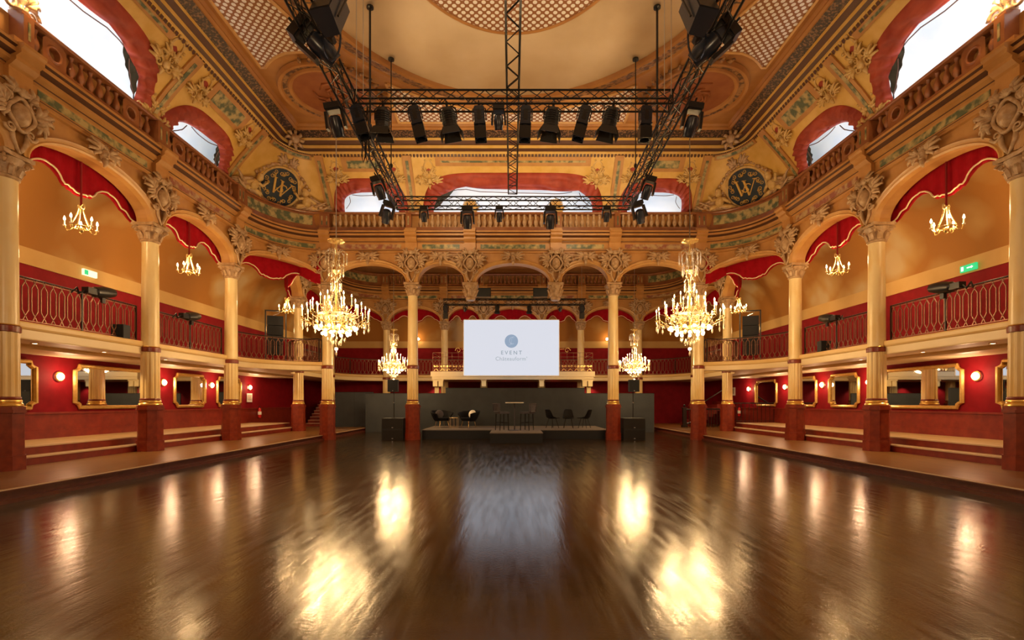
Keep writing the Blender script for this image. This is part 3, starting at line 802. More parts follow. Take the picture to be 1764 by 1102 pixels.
    cols = [[(x, y, z) for x, y in rr_path(o_)] for o_, z in prof]
    rows = [[c_[i] for c_ in cols] for i in range(len(cols[0]))]
    for a, b_ in zip(rows[:-1], rows[1:]):
        for j in range(len(prof)-1):
            mb.cur = ms[j]; mb.add([a[j], b_[j], b_[j+1], a[j+1]], [(0,1,2,3)])
    struct(mb.build('trim_14', ['gold_paint', 'line_dark', 'filigree', 'ceil_brown']))
    # gilt scroll clusters on the cove
    def cluster(s_, t, sc=1.0, lab='', name='cove_scrollwork', rich=1):
        x0, y0, z0 = cm(s_, t, .05); root = empty(name, (x0,y0,z0), CP.rz(s_), lab, 'ornament', 'gilt scrollwork on the cove')
        mb = MB()
        for sg in (-1, 1):
            spiral(mb, (sg*.2,-.04,.0), (1,0,0), (0,0,1), .16, 1.5, .045, flip=sg)
            spiral(mb, (sg*.16,-.0,.25), (1,0,0), (0,0,1), .12, 1.4, .035, flip=sg)
            leafspray(mb, (sg*.25,-.02,.05), .3, .38, .045, sg); leafspray(mb, (sg*.1,-.0,.3), 1.1, .3, .04, sg, 4)
        mb.sphere((0,-.08,.05), .11, 10, 6, 1.2)
        mb.tube([(.20*cos(a), -.05, .62+.26*sin(a)) for a in [2*pi*k/20 for k in range(20)]], .035, 5, True)
        for k in range(6): mb.sphere((.26*cos(1.05*k), -.08, .62+.34*sin(1.05*k)), .05, 6, 4)
        mb.tube([(0,-.06,-.1),(0,-.05,-.3)], [.08,.03], 6)
        mb.xf(Matrix.Rotation(radians(18+26*t), 4, 'X') @ Matrix.Scale(sc, 4))
        mb.build('scrolls', 'ornament_gold', root, smooth='all')
        m2 = MB(); m2.lathe([(.19,0),(.001,.02)], (0,0,0), 20, Matrix.Translation((0,-.01,.62)) @ Matrix.Rotation(pi/2, 4, 'X') @ Matrix.Diagonal((1,1.3,1,1))); m2.xf(Matrix.Rotation(radians(18+26*t), 4, 'X') @ Matrix.Scale(sc, 4)); m2.build('dark_inset', 'drape_red', root)
    for s1, t1, sc1, lb in ((11.25,.12,.95,'shell-like gilt scrollwork at the foot of the side rib on the %s'), (10.6,.66,.9,'gilt scroll corner of the large %s side sky opening'), (11.9,.66,.75,'gilt scroll at the near upper corner of the small %s side sky opening'),
                        (14.2,.66,.75,'gilt scroll at the far upper corner of the small %s side sky opening'), (SB+.7,.62,.75,'gilt scroll, outer upper corner of the small end wall opening, %s'), (SB+2.9,.62,.7,'gilt scroll, inner upper corner of the small end wall opening, %s'),
                        (SB+4.25,.60,.85,'gilt scroll at the %s upper corner of the middle end wall opening'), (SB+3.5,.05,.7,'gilt scroll standing over the inner rib of the end wall, %s')):
        cluster(s1, t1, sc1, lb % S)
    # lambrequin fringe under the cornice and carved boss in the ceiling corner
    mb = MB(); q = 0.3
    while q < END-.1:
        g = [cm(q, .985, .01), cm(q+.09, .985, .01), cm(q+.09, .955, .03), cm(q+.045, .94, .035), cm(q, .955, .03)]; mb.add(g, [(0,1,2,3,4)]); q += .13
    struct(mb.build('trim_23', 'line_dark'))
    boss = empty('ceiling_corner_boss', (sx*8.05, 17.75, 11.12), -sx*pi/4, 'carved shell boss in the %s corner of the ceiling cornice' % S, 'ornament', 'carved bosses in the ceiling corners')
    mb = MB(); mb.sphere((0,-.12,0), .17, 10, 8)
    for k in range(8): a = 2*pi*k/8; mb.tube([(.12*cos(a),-.1,.12*sin(a)),(.27*cos(a),-.16,.27*sin(a)),(.36*cos(a+.2),-.08,.36*sin(a+.2))], [.06,.07,.03], 5)
    mb.build('shell', 'ornament', boss, smooth='all')
    # corner medallion
    sm = S0+LC*.5; x0, y0, z0 = cm(sm, .40, .05)
    rz = CP.rz(sm); root = empty('corner_medallion', (x0, y0, z0), rz, 'round dark blue medallion with golden W monogram, %s corner of the cove' % S, 'medallion', 'monogram medallions')
    tilt = Matrix.Rotation(radians(36), 4, 'X'); R_ = .72
    mb = MB().lathe([(R_,-.02),(R_,.04),(.001,.05)], seg=40, mtx=tilt @ Matrix.Rotation(pi/2, 4, 'X')); mb.build('disc', 'drape_navy', root)
    mb = MB(); mb.tube([tilt @ Vector((R_*1.04*cos(a), -.04, R_*1.04*sin(a))) for a in [2*pi*k/40 for k in range(40)]], .05, 6, True); mb.build('rim', 'ornament_gold', root, smooth='all')
    mb = MB()
    def st(a, b_, r0, r1): mb.tube([(a[0],-.06,a[1]),(b_[0],-.06,b_[1])], [r0, r1], 4)
    st((-.33,.26),(-.15,-.28),.05,.05); st((-.15,-.28),(.0,.16),.02,.02); st((-.05,.26),(.13,-.28),.05,.05); st((.13,-.28),(.34,.30),.02,.02)
    st((-.41,.265),(-.25,.265),.018,.018); st((-.13,.265),(.03,.265),.018,.018); st((.26,.30),(.42,.30),.018,.018)
    mb.tube([(x, -.09, z) for x, z in ((.20,.10),(.15,.15),(.05,.15),(-.02,.09),(.0,.03),(.08,-.01),(.12,-.07),(.08,-.13),(-.02,-.15),(-.10,-.11),(-.13,-.05))], .022, 5)
    mb.xf(tilt @ Matrix.Rotation(radians(12), 4, 'Y')); mb.build('monogram', 'gold_letter', root)
    mb = MB()
    for k in range(9):
        a = 2*pi*k/9
        for q, rr, fl in ((0,.60,1),(.32,.52,-1)):
            c_ = (rr*cos(a+q), -.05, rr*sin(a+q)); t_ = a+q+pi/2
            spiral(mb, c_, (cos(t_),0,sin(t_)), (-sin(t_),0,cos(t_)), .085, 1.4, .016, 4, 14, flip=fl)
        leafspray(mb, (.46*cos(a+.1),-.03,.46*sin(a+.1)), a+.9, .13, .014, 1, 3)
    mb.xf(tilt); mb.build('scroll_border', 'gold_letter', root, smooth='all')
    # carved garland round the medallion and along the parapet
    root = empty('medallion_surround', (x0, y0, z0), rz, 'carved stone garland around and below the %s corner medallion' % S, 'ornament', 'garlands around the medallions')
    mb = MB(); rnd = random.Random(5)
    for k in range(52):
        a = 2*pi*k/52; rr = R_+.13+rnd.random()*.07
        mb.sphere((rr*cos(a), -.03-rnd.random()*.06, rr*sin(a)), .055+rnd.random()*.035, 7, 5, .8)
    for sg in (-1, 1):
        leafspray(mb, (sg*.12,-.05,R_+.18), 1.0, .35, .05, sg); spiral(mb, (sg*.16,-.08,R_+.2), (1,0,0),(0,0,1), .12, 1.4, .035, flip=sg)
    mb.xf(tilt); mb.build('wreath', 'ornament', root, smooth='all')
    mb = MB(); inv = Matrix.Rotation(-rz, 4, 'Z') @ Matrix.Translation((-x0,-y0,-z0))
    for k in range(75):
        u = -1+2*(k+rnd.random())/75; t_ = .03+.10*abs(u)+(.04+.10*abs(u))*rnd.random()
        p = cm(sm+u*1.85, t_, .10+.14*rnd.random()); mb.sphere(p, .06+.05*rnd.random(), 7, 5, .8)
        if k % 3 == 0:
            q = [cm(sm+u*1.85+rnd.uniform(-.1,.1)+.12*i*(1 if u > 0 else -1), t_+.02*i, .2+.05*sin(i)) for i in range(5)]; mb.tube(q, [.05,.06,.05,.035,.015], 5)
    for sg in (-1, 1):
        for j in range(5):   # wings sweeping outwards at both ends
            q = [cm(sm+sg*(1.35+.22*i), .16+.05*j-.02*i*(1+j*.3), .14) for i in range(5)]; mb.tube(q, [.07,.06,.05,.04,.015], 5)
        for j in range(4):
            c0 = Vector(cm(sm+sg*(.95+.12*j), .62-.05*j, .09)); mb.sphere(c0, .06, 7, 5);
    mb.v = [tuple(inv @ Vector(p)) for p in mb.v]; mb.build('parapet_garland', 'ornament', root, smooth='all')
    # cherub on either side of the medallion
    for sg in (-1, 1):
        c0 = cm(sm+sg*1.18, .27, .16); rz2 = CP.rz(sm+sg*1.18); mb = MB()
        mb.sphere((0,0,.02), .17, 10, 8, 1.3); mb.sphere((-sg*.05,-.05,.36), .12, 10, 8, 1.1); mb.sphere((-sg*.05,-.03,.43), .11, 8, 6)
        mb.tube([(-sg*.08,0,.16),(-sg*.28,-.08,.14),(-sg*.40,-.08,.34)], [.075,.06,.04], 6)
        mb.tube([(sg*.08,0,.16),(sg*.28,-.04,.04),(sg*.42,-.04,-.06)], [.075,.06,.04], 6)
        mb.tube([(-sg*.05,0,-.12),(-sg*.30,-.12,-.14),(-sg*.42,-.08,-.34)], [.11,.09,.045], 6)
        mb.tube([(sg*.06,0,-.14),(sg*.36,-.08,-.18),(sg*.66,-.04,-.24)], [.11,.085,.04], 6)
        mb.xf(tilt); o = mb.build('cherub_figure', 'ornament_gold', None, smooth='all', loc=c0); o.rotation_euler = (0,0,rz2)
        tag(o, 'gilt carved cherub seated at the %s of the %s corner medallion' % ('far side' if sg > 0 else 'near side', S), 'sculpture', 'carved cherubs beside the medallions')

# ------------------------------------------------------------------ main ceiling
struct(MB().box(-11.2, 11.2, -2, 20.9, 11.56, 11.7).build('ceiling', 'ceil_brown'))
CY, EA, EB = 9.3, 5.6, 6.5
def ell(a, b_, n_=96, z=0): return [(a*cos(2*pi*k/n_), CY+b_*sin(2*pi*k/n_), z) for k in range(n_)]
mb = MB(); mb.add([(x, y, 11.53) for x, y, _ in ell(EA, EB)], [tuple(range(96))]); struct(mb.build('ceiling', 'velum'))
mb = MB(); mb.add([(x, y, 11.515) for x, y, _ in ell(2.98, 3.8)], [tuple(range(96))]); struct(mb.build('ceiling', 'lattice'))
mb = MB(); mb.tube(ell(3.0, 3.82, 96, 11.52), .05, 6, True); struct(mb.build('trim_15', 'ceil_brown', smooth='all'))
mb = MB(); prof = [(0,11.53),(.03,11.42),(.10,11.38),(.14,11.42),(.2,11.42),(.44,11.50),(.5,11.50),(.56,11.46),(.62,11.46),(.66,11.55)]
rows = [[((EA+o_)*cos(2*pi*k/120), CY+(EB+o_)*sin(2*pi*k/120), z) for o_, z in prof] for k in range(121)]
for a, b_ in zip(rows[:-1], rows[1:]):
    for j in range(len(prof)-1):
        mb.cur = 1 if 3 <= j <= 5 else 0; mb.add([a[j], b_[j], b_[j+1], a[j+1]], [(0,1,2,3)])
struct(mb.build('trim_16', ['ceil_brown', 'rim_dark'], smooth=True))
RC = (5.95, 15.75)
for sx in (-1, 1):
    for sy in (-1, 1):
        cx, cy = sx*RC[0], CY+sy*(RC[1]-CY)
        if sy < 0: continue
        mb = MB(); mb.lathe([(1.18,-.03),(1.12,-.02),(.001,-.015)], (cx,cy,11.55), 48); struct(mb.build('ceiling', 'roundel'))
        mb = MB(); pr = [(1.12,-.02),(1.15,-.08),(1.24,-.10),(1.28,-.04),(1.42,-.06),(1.46,-.12),(1.55,-.13),(1.60,-.01)]
        for j in range(len(pr)-1):
            mb.cur = 1 if j in (3,) else 0; mb.lathe([pr[j], pr[j+1]], (cx,cy,11.55), 64, caps=False)
        struct(mb.build('trim_17', ['ceil_brown', 'rim_dark'], smooth=True))
        mb = MB(); mb.tube([(cx+.98*cos(2*pi*k/48), cy+.98*sin(2*pi*k/48), 11.53) for k in range(48)], .014, 4, True)
        struct(mb.build('trim_18', 'ochre_arch'))
        # carved relief in the roundel
        mb = MB(); rn = random.Random(3)
        for k in range(9):
            a = rn.random()*6.3; q = rn.random()*.4; mb.tube([(cx+q*cos(a), cy+q*sin(a), 11.51), (cx+(q+.2)*cos(a+.6), cy+(q+.2)*sin(a+.6), 11.49), (cx+(q+.3)*cos(a+1.2), cy+(q+.3)*sin(a+1.2), 11.51)], [.03,.05,.02], 5)
        struct(mb.build('trim_19', 'roundel', smooth='all'))
        # acanthus sprays between roundel and oval
        mb = MB()
        for k in range(12):
            a = radians(200 if sx > 0 else -20)+sx*0+(k-5.5)*.16*(1);
            a = atan2(CY-cy, -cx)+(k-5.5)*.17
            p0 = Vector((cx+1.62*cos(a), cy+1.62*sin(a), 11.5)); p1 = Vector((cx+1.85*cos(a+.06), cy+1.85*sin(a+.06), 11.42))
            mb.tube([p0, (p0+p1)/2+Vector((0,0,-.05)), p1], [.03,.07,.03], 5)
        struct(mb.build('trim_20', 'rim_dark', smooth='all'))
    # lattice strips along the sides: bounded by the oval frame and the cornice
    def inside(x, y):
        if ((x)/(EA+.95))**2+((y-CY)/(EB+.95))**2 < 1: return False
        if (x-RC[0])**2+(y-RC[1])**2 < 1.95**2 or (x-RC[0])**2+(y-(2*CY-RC[1]))**2 < 1.95**2: return False
        return True
    # polygon walking up the inner edge
    inner = []; outer = []
    y = 3.6
    while y < 15.6:
        xi = 0
        for q in range(int(7.6/.02)):
            if inside(q*.02, y): xi = q*.02; break
        else: xi = 99
        # last blocked x
        xb = max([q*.02 for q in range(int(7.58/.02)) if not inside(q*.02, y)] + [0])
        if xb < 7.5: inner.append((sx*xb, y)); outer.append((sx*7.58, y))
        y += .1
    mb = MB(); mb.grid([[(x, y, 11.545) for x, y in inner], [(x, y, 11.545) for x, y in outer]]); struct(mb.build('ceiling', 'lattice'))
    ring = inner+outer[::-1]; mb = MB(); mb.tube([(x, y, 11.54) for x, y in ring], .045, 5, True); struct(mb.build('trim_21', 'ochre_arch'))
# lattice strip at the end wall side
inner = []; outer = []
x = -4.1
while x <= 4.1:
    yy = CY+(EB+.95)*sqrt(max(0, 1-(x/(EA+.95))**2)); yr = RC[1]
    dxr = abs(x)-RC[0]
    if abs(dxr) < 1.95: yy = max(yy, RC[1]+sqrt(1.95**2-dxr**2))
    if yy < 17.3: inner.append((x, yy)); outer.append((x, 17.36))
    x += .1
mb = MB(); mb.grid([[(x, y, 11.545) for x, y in inner], [(x, y, 11.545) for x, y in outer]]); struct(mb.build('ceiling', 'lattice'))
mb = MB(); mb.tube([(x, y, 11.54) for x, y in inner+outer[::-1]], .045, 5, True); struct(mb.build('trim_21', 'ochre_arch'))

# rear room: upper cove and ceiling
struct(MB().box(-12.3, 12.3, 20.95, 31, 10.0, 10.12).build('ceiling', 'velum'))
for sx in (-1, 1):
    RP = Path(CUSP+line((XS,YA),(XS,YB))[1:]+BCOR[1:]+line((XC,YR),(0,YR))[1:], sx)
    mb = MB(); mb.grid([[(*RP.at(c_, o_), z) for o_, z in ((-.3,8.4),(-.35,8.9),(-.25,9.4),(0,9.75),(.5,10.0))] for c_ in RP.c]); struct(mb.build('ceiling', 'ceil_brown', smooth=True))
    mb = MB(); sweep(mb, Path(line((XC,YR),(0,YR)), sx), [(.45,9.86),(.62,9.88),(.66,9.99),(.45,9.99)], closed=True)
    struct(mb.build('trim_22', 'rim_dark'))
struct(MB().box(-12, 12, 20.9, 21.0, 8.3, 11.6).build('wall_inner', 'ochre'))
# ------------------------------------------------------------------ big crystal chandeliers (origin: centre of the candle ring)
def make_chandelier():
    root = empty('chandelier')
    MB().lathe([(.02,-.30),(.07,-.28),(.10,-.2),(.05,-.12),(.035,0),(.07,.06),(.09,.12),(.05,.2),(.03,.3),(.025,.55),(.06,.6),(.025,.66),(.022,1.0),(.08,1.05),(.11,1.08),(.03,1.1),(.02,1.5),(.02,1.74)], seg=14).build('stem', 'brass', root, smooth=True)
    MB().lathe([(.02,1.70),(.10,1.72),(.19,1.75),(.20,1.78),(.12,1.80),(.02,1.84)], seg=20).build('canopy', 'brass', root, smooth=True)
    for r_, z, q in ((.42,0,.014),(.40,.05,.010),(.30,-.14,.012)):
        MB().tube([(r_*cos(2*pi*k/40), r_*sin(2*pi*k/40), z) for k in range(40)], q, 5, True).build('ring', 'brass', root, smooth='all')
    MB().lathe([(.40,-.01),(.42,-.0),(.42,.06),(.40,.07)], seg=40).build('pierced_band', 'crystal', root)
    cand = MB().lathe([(.010,0),(.011,.19),(.007,.195)], seg=7); fl = MB().lathe([(.005,.19),(.014,.212),(.011,.235),(.002,.265)], seg=8)
    cup = MB().lathe([(.004,-.03),(.03,-.01),(.035,0),(.01,.004)], seg=8)
    tiers = [(16, .74, -.04, .30), (10, .56, .12, .32), (6, .34, .30, .22)]
    co = fo = None
    for n_, r_, z, drop in tiers:
        for k in range(n_):
            a = 2*pi*(k+(.5 if n_ == 12 else .2))/n_; u = Vector((cos(a), sin(a), 0))
            am = MB(); pts = []
            for i in range(11):
                t = i/10; rr = .10+(r_-.10)*t; pts.append(u*rr+Vector((0,0,z-.04-drop*.55*sin(pi*t)*(1 if t < .99 else 1)+(.10*sin(pi*t*2) if n_ > 8 else 0)*-.4)))
            am.tube(pts, .009, 5); am.v += [];
            am.add(*_shift(cup, u*r_+Vector((0,0,z))))
            am.build('arm', 'brass', root, smooth='all')
            if co is None:
                co = cand.build('candle', 'candle', root, smooth='all'); fo = fl.build('flame_bulb', 'flame', co, smooth='all'); c_ = co
            else:
                c_ = co.copy(); COL.objects.link(c_); c_.parent = root; f2 = fo.copy(); COL.objects.link(f2); f2.parent = c_
            c_.location = u*r_+Vector((0,0,z))
    gl = MB().lathe([(.01,.025),(.026,.02),(.038,0),(.035,-.025),(.016,-.045),(.002,-.05)], seg=10); go = None
    for n_, r_, z in ((14,.45,-.24),(10,.30,-.37),(1,0,-.72)):
        for k in range(n_):
            a = 2*pi*(k+.3)/n_; p = Vector((r_*cos(a), r_*sin(a), z))
            if go is None: go = gl.build('glass_cup_lamp', 'globe', root, smooth='all'); g = go
            else: g = go.copy(); COL.objects.link(g); g.parent = root
            g.location = p
    # branches to the cups, crystal swags and drops
    mb = MB()
    for n_, r_, z in ((14,.45,-.21),(10,.30,-.34)):
        for k in range(n_):
            a = 2*pi*(k+.3)/n_; u = Vector((cos(a), sin(a), 0)); mb.tube([u*.06+Vector((0,0,z+.08)), u*(r_*.5)+Vector((0,0,z-.02)), u*r_+Vector((0,0,z+.01))], .007, 4)
    mb.tube([(0,0,-.3),(0,0,-.70)], .006, 4); mb.build('lower_branches', 'brass', root)
    def drop(mb, p, s_=.035): mb.lathe([(.001,-s_*2.2),(s_*.5,-s_*1.2),(s_*.35,0),(.002,s_*.3)], p, 5, caps=False)
    mb = MB()
    for k in range(18):
        a = 2*pi*(k+.2)/18
        for q in (0, 1): drop(mb, (.74*cos(a), .74*sin(a), -.10-.11*q), .04+.01*q)
        a2 = a+pi/18; drop(mb, (.43*cos(a2), .43*sin(a2), -.06), .035)
        for i in range(5):       # bead swags between ring and branches
            t = i/4; rr = .42+(.74-.42)*t; mb.sphere((rr*cos(a), rr*sin(a), -.03-.17*sin(pi*t)), .014, 5, 3)
    for k in range(10):
        a = 2*pi*k/10; drop(mb, (.20*cos(a), .20*sin(a), -.48), .04); drop(mb, (.11*cos(a), .11*sin(a), -.56), .04)
    drop(mb, (0,0,-.80), .05); mb.build('crystal_drops', 'crystal', root)['kind'] = 'stuff'
    mb = MB()
    for n_, r_, z, l in ((12,.24,1.50,.16),(10,.17,1.22,.16),(6,.12,.86,.20)):
        for k in range(n_):
            a = 2*pi*k/n_; u = Vector((cos(a), sin(a), 0))
            mb.tube([u*.02+Vector((0,0,z-.05)), u*r_*.6+Vector((0,0,z+.07)), u*r_+Vector((0,0,z)), u*(r_+.01)+Vector((0,0,z-.03))], .006, 4)
            for q in range(3): drop(mb, u*r_+Vector((0,0,z-.06-.06*q)), .03+.005*q)
    mb.build('crystal_crown', 'crystal', root)['kind'] = 'stuff'
    mb = MB()
    for k in range(12):     # crystal chains from the crown down to the ring
        a = 2*pi*k/12;
        for i in range(14):
            t = i/13; rr = .09+.33*t**1.8; mb.sphere((rr*cos(a), rr*sin(a), .60-.53*t), .011, 4, 3)
    mb.build('bead_chains', 'crystal', root)['kind'] = 'stuff'
    return root
def _shift(mb, v): return [(p[0]+v[0], p[1]+v[1], p[2]+v[2]) for p in mb.v], mb.f
chp = Proto(make_chandelier())
for x, y, z, lab, ztop, cs in ((-5.42,14.8,4.10,'large lit crystal chandelier over the dance floor on the left',11.5,1.32),(5.40,14.8,4.10,'large lit crystal chandelier over the dance floor on the right',11.5,1.32),
                     (-5.40,21.9,3.20,'smaller looking far crystal chandelier beyond the left stage column',10.0,.9),(5.50,21.9,3.20,'smaller looking far crystal chandelier beyond the right stage column',10.0,.9)):
    o = chp.put((x, y, z), .1 if x < 0 else .4, lab, 'crystal chandeliers', scale=cs)
    MB().tube([(0,0,1.84),(0,0,(ztop-z)/cs)], .012, 5).build('suspension_cable', 'wire', o)
    light('POINT', (x, y, z+.75*cs), 130*cs, WARM, .05, name='chandelier_light')
    for q in range(5):
        a = 2*pi*q/5+.3; light('POINT', (x+.62*cs*cos(a), y+.62*cs*sin(a), z+.21*cs), 38*cs, WARM, .05, name='chandelier_light')
    for q in range(3):
        a = 2*pi*q/3+.9; light('POINT', (x+.38*cs*cos(a), y+.38*cs*sin(a), z-.30*cs), 38*cs, WARM, .05, name='chandelier_light')

# ------------------------------------------------------------------ small candelabra hanging in the arches
def make_small():
    root = empty('small_chandelier')
    mb = MB()
    for sg in (-1, 1):
        mb.tube([(sg*(.02+.09*sin(t)), 0, .50+.06*sin(2*t)) for t in [pi*i/8 for i in range(9)]], .016, 5)
    mb.sphere((0,0,.50), .035); mb.build('bow', 'ornament_gold', root, smooth='all')
    mb = MB()
    for k in range(5):
        a = 2*pi*k/5+.4
        for i in range(15):
            t = i/14; rr = .05+.14*t**1.6; mb.sphere((rr*cos(a), rr*sin(a), .46-.42*t), .017, 5, 4)
    mb.build('bead_chains', 'ornament_gold', root, smooth='all')['kind'] = 'stuff'
    mb = MB(); mb.tube([(.19*cos(2*pi*k/20), .19*sin(2*pi*k/20), .02) for k in range(20)], .016, 5, True); mb.lathe([(.01,-.12),(.05,-.07),(.07,0),(.02,.03)], seg=10)
    mb.build('ring', 'brass', root, smooth='all')
    for k in range(5):
        a = 2*pi*k/5+.1; u = Vector((cos(a), sin(a), 0))
        MB().tube([u*.15+Vector((0,0,-.0)), u*.2+Vector((0,0,-.07)), u*.27+Vector((0,0,-.06)), u*.30+Vector((0,0,.03))], .012, 5).build('arm', 'brass', root, smooth='all')
        c_ = MB().lathe([(.03,.0),(.035,.02),(.014,.025),(.014,.12),(.008,.13)], seg=8).build('candle', 'candle', root, smooth='all'); c_.location = u*.30+Vector((0,0,.02))
        MB().lathe([(.006,.12),(.024,.15),(.018,.19),(.002,.23)], seg=8).build('flame_bulb', 'flame', c_, smooth='all')
    return root
smp = Proto(make_small())
for sx in (-1, 1):
    for x, y, z, lb in ((10.0,11.18,5.52,'small gilt five-candle chandelier on a red rope in the nearest %s arch'),(10.0,14.92,5.52,'small gilt five-candle chandelier on a red rope in the second %s arch'),(9.15,19.6,5.2,'small gilt five-candle chandelier in the curved corner arch on the %s')):
        o = smp.put((sx*x, y, z), .3*sx, lb % SIDE[sx], 'small candelabra in the arches')
        MB().tube([(0,0,.52),(0,0,7.5-z)], .022, 6).build('rope', 'cord_red', o)
        light('POINT', (sx*x, y, z+.22), 55, WARM, .06, name='candelabra_light')
# gilt lamp standing on the balustrade post (top corners of the picture)
def make_post_lamp():
    root = empty('post_lamp')
    mb = MB(); mb.lathe([(.14,0),(.16,.04),(.06,.10),(.05,.2),(.10,.26),(.12,.32),(.06,.36)], seg=12)
    for sg in (-1,1):
        spiral(mb, (sg*.22,0,.12), (1,0,0), (0,0,1), .16, 1.4, .05, flip=sg); leafspray(mb, (sg*.1,0,.25), .9, .3, .05, sg)
    mb.build('scrolled_stand', 'ornament', root, smooth='all')
    for k in range(5):
        a = 2*pi*k/5; g = MB().sphere((0,0,0), .055, 10, 8, 1.2).build('bulb', 'globe', root, smooth='all'); g.location = (.16*cos(a), .16*sin(a), .42)
        MB().tube([(0,0,.3),(.1*cos(a),.1*sin(a),.3),(.16*cos(a),.16*sin(a),.37)], .014, 5).build('arm', 'brass', root)
    return root
plp = Proto(make_post_lamp())
for sx in (-1, 1):
    plp.put((sx*9.62, 9.42, 9.06), pi/2, 'gilt scrolled lamp standing on the parapet post in the top %s corner' % SIDE[sx], 'lamps on the parapet posts')
    light('POINT', (sx*9.3, 9.42, 9.6), 60, WARM, .08, name='post_light')
# figures of gilt foliage standing on the end wall balustrade
fin = empty('parapet_finial'); mb = MB(); mb.lathe([(.16,0),(.18,.05),(.09,.12),(.13,.25),(.05,.36),(.02,.6)], seg=12)
for sg in (-1, 1): leafspray(mb, (sg*.06,0,.1), .5, .34, .05, sg); leafspray(mb, (sg*.04,0,.3), 1.0, .25, .04, sg)
mb.build('foliage', 'ornament_gold', fin, smooth='all'); fp = Proto(fin)
for sx in (-1, 1): tag(fp.put((sx*X3, YF-.2, 9.06), 0), 'gilt foliage finial on the end wall balustrade, %s of centre' % SIDE[sx], 'finial', 'gilt finials on the balustrade')

# ------------------------------------------------------------------ wall mirrors and globe wall lamps
def mirror_thing(x, y0, y1, z0, z1, sx, lab):
    root = empty('wall_mirror', (x, (y0+y1)/2, z0), 0, lab, 'mirror', 'gilt framed wall mirrors')
    hw, h = (y1-y0)/2, z1-z0; c_ = .13
    pts = [(-hw+c_,0),(hw-c_,0),(hw-c_,c_*.6),(hw-c_*.5,c_),(hw,c_),(hw,h-c_),(hw-c_*.5,h-c_),(hw-c_,h-c_*.6),(hw-c_,h),(-hw+c_,h),(-hw+c_,h-c_*.6),(-hw+c_*.5,h-c_),(-hw,h-c_),(-hw,c_),(-hw+c_*.5,c_),(-hw+c_,c_*.6)]
    mb = MB(); d = -sx*.02; mb.add([(d, u, v) for u, v in pts], [tuple(range(len(pts)))]); mb.build('glass', 'mirror', root)
    mb = MB(); mb.tube([(-sx*.04, u, v) for u, v in pts], .055, 6, True); mb.build('frame', 'gold_frame', root, smooth=True)
    mb = MB(); mb.tube([(-sx*.075, u*.985, .012+v*.985) for u, v in pts], .02, 5, True); mb.build('inner_moulding', 'gold', root, smooth=True)
for y0, y1, lb in ((10.2,12.25,'gilt framed wall mirror cut off by the nearest left column'),(13.35,16.2,'wide gilt framed mirror on the left wall between the first two columns'),(17.3,19.0,'square gilt framed mirror on the left wall behind the second arch'),(19.8,21.5,'gilt framed mirror on the left wall half hidden by the third column')):
    mirror_thing(-WX, y0, y1, 1.36, 2.52, -1, lb)
for y0, y1, lb in ((10.1,12.08,'gilt framed wall mirror cut off by the nearest right column'),(13.05,15.9,'wide gilt framed mirror on the right wall between the first two columns'),(16.95,18.5,'square gilt framed mirror on the right wall behind the second arch'),(19.3,20.9,'gilt framed mirror on the right wall half hidden by the third column'),(22.2,24.1,'farthest gilt framed mirror on the right wall beyond the third column')):
    mirror_thing(WX, y0, y1, 1.36, 2.52, 1, lb)
scr = empty('wall_lamp'); MB().sphere((0,0,0), .10, 16, 10).build('glass_dome', 'sconce', scr, smooth='all')
mb = MB(); mb.lathe([(.12,-.03),(.135,-.01),(.12,.02),(.10,.03)], (0,0,0), 20, Matrix.Rotation(pi/2, 4, 'Y')); mb.build('brass_ring', 'brass', scr, smooth=True)
scp = Proto(scr)
for sx, lst in ((-1, ((12.9,'left wall lamp nearest the camera beside the wide mirror'),(16.75,'left wall lamp just past the second column'),(19.42,'left wall lamp between the two farther mirrors'),(22.25,'left wall lamp above the paper notice'))),
                (1, ((12.65,'right wall lamp nearest the camera beside the wide mirror'),(16.45,'right wall lamp just past the second column'),(18.92,'right wall lamp between the square and the hidden mirror'),(21.5,'right wall lamp just past the third column'),(24.8,'farthest right wall lamp above the notice')))):
    for y, lb in lst:
        scp.put((sx*(WX-.04), y, 2.19), 0 if sx > 0 else pi, 'glowing round '+lb, 'round wall lamps')
        scp.o['category'] = 'lamp'
        light('POINT', (sx*(WX-.34), y, 2.19), 16, (1,.62,.36), .08, name='wall_lamp_light')
# recessed downlights under the gallery
dlo = empty('downlight'); MB().lathe([(.05,0),(.045,.012)], seg=12).build('lens', 'down', dlo); MB().lathe([(.045,-.004),(.07,-.006),(.07,.01)], seg=16, caps=False).build('rim', 'fascia', dlo)
dlp = Proto(dlo)
for sx in (-1, 1):
    for y, w_ in ((10.6,'nearest the camera'),(12.4,'before the second column'),(14.6,'after the second column'),(17.6,'near the curved corner')):
        o = dlp.put((sx*10.5, y, 2.79), 0, 'small round downlight in the gallery soffit on the %s, %s' % (SIDE[sx], w_), 'downlights under the gallery'); o['category'] = 'lamp'
        light('SPOT', (sx*10.5, y, 2.74), 70, WARM2, .05, spot=120, name='downlight_and_fill_beam')
    light('SPOT', (sx*10.2, 20.5, 2.7), 70, WARM2, .05, spot=130, name='downlight_and_fill_beam')  # this beam and the next are added, no fixture above them
    light('SPOT', (sx*9.3, 26.5, 2.7), 60, WARM2, .05, spot=130, name='downlight_and_fill_beam')
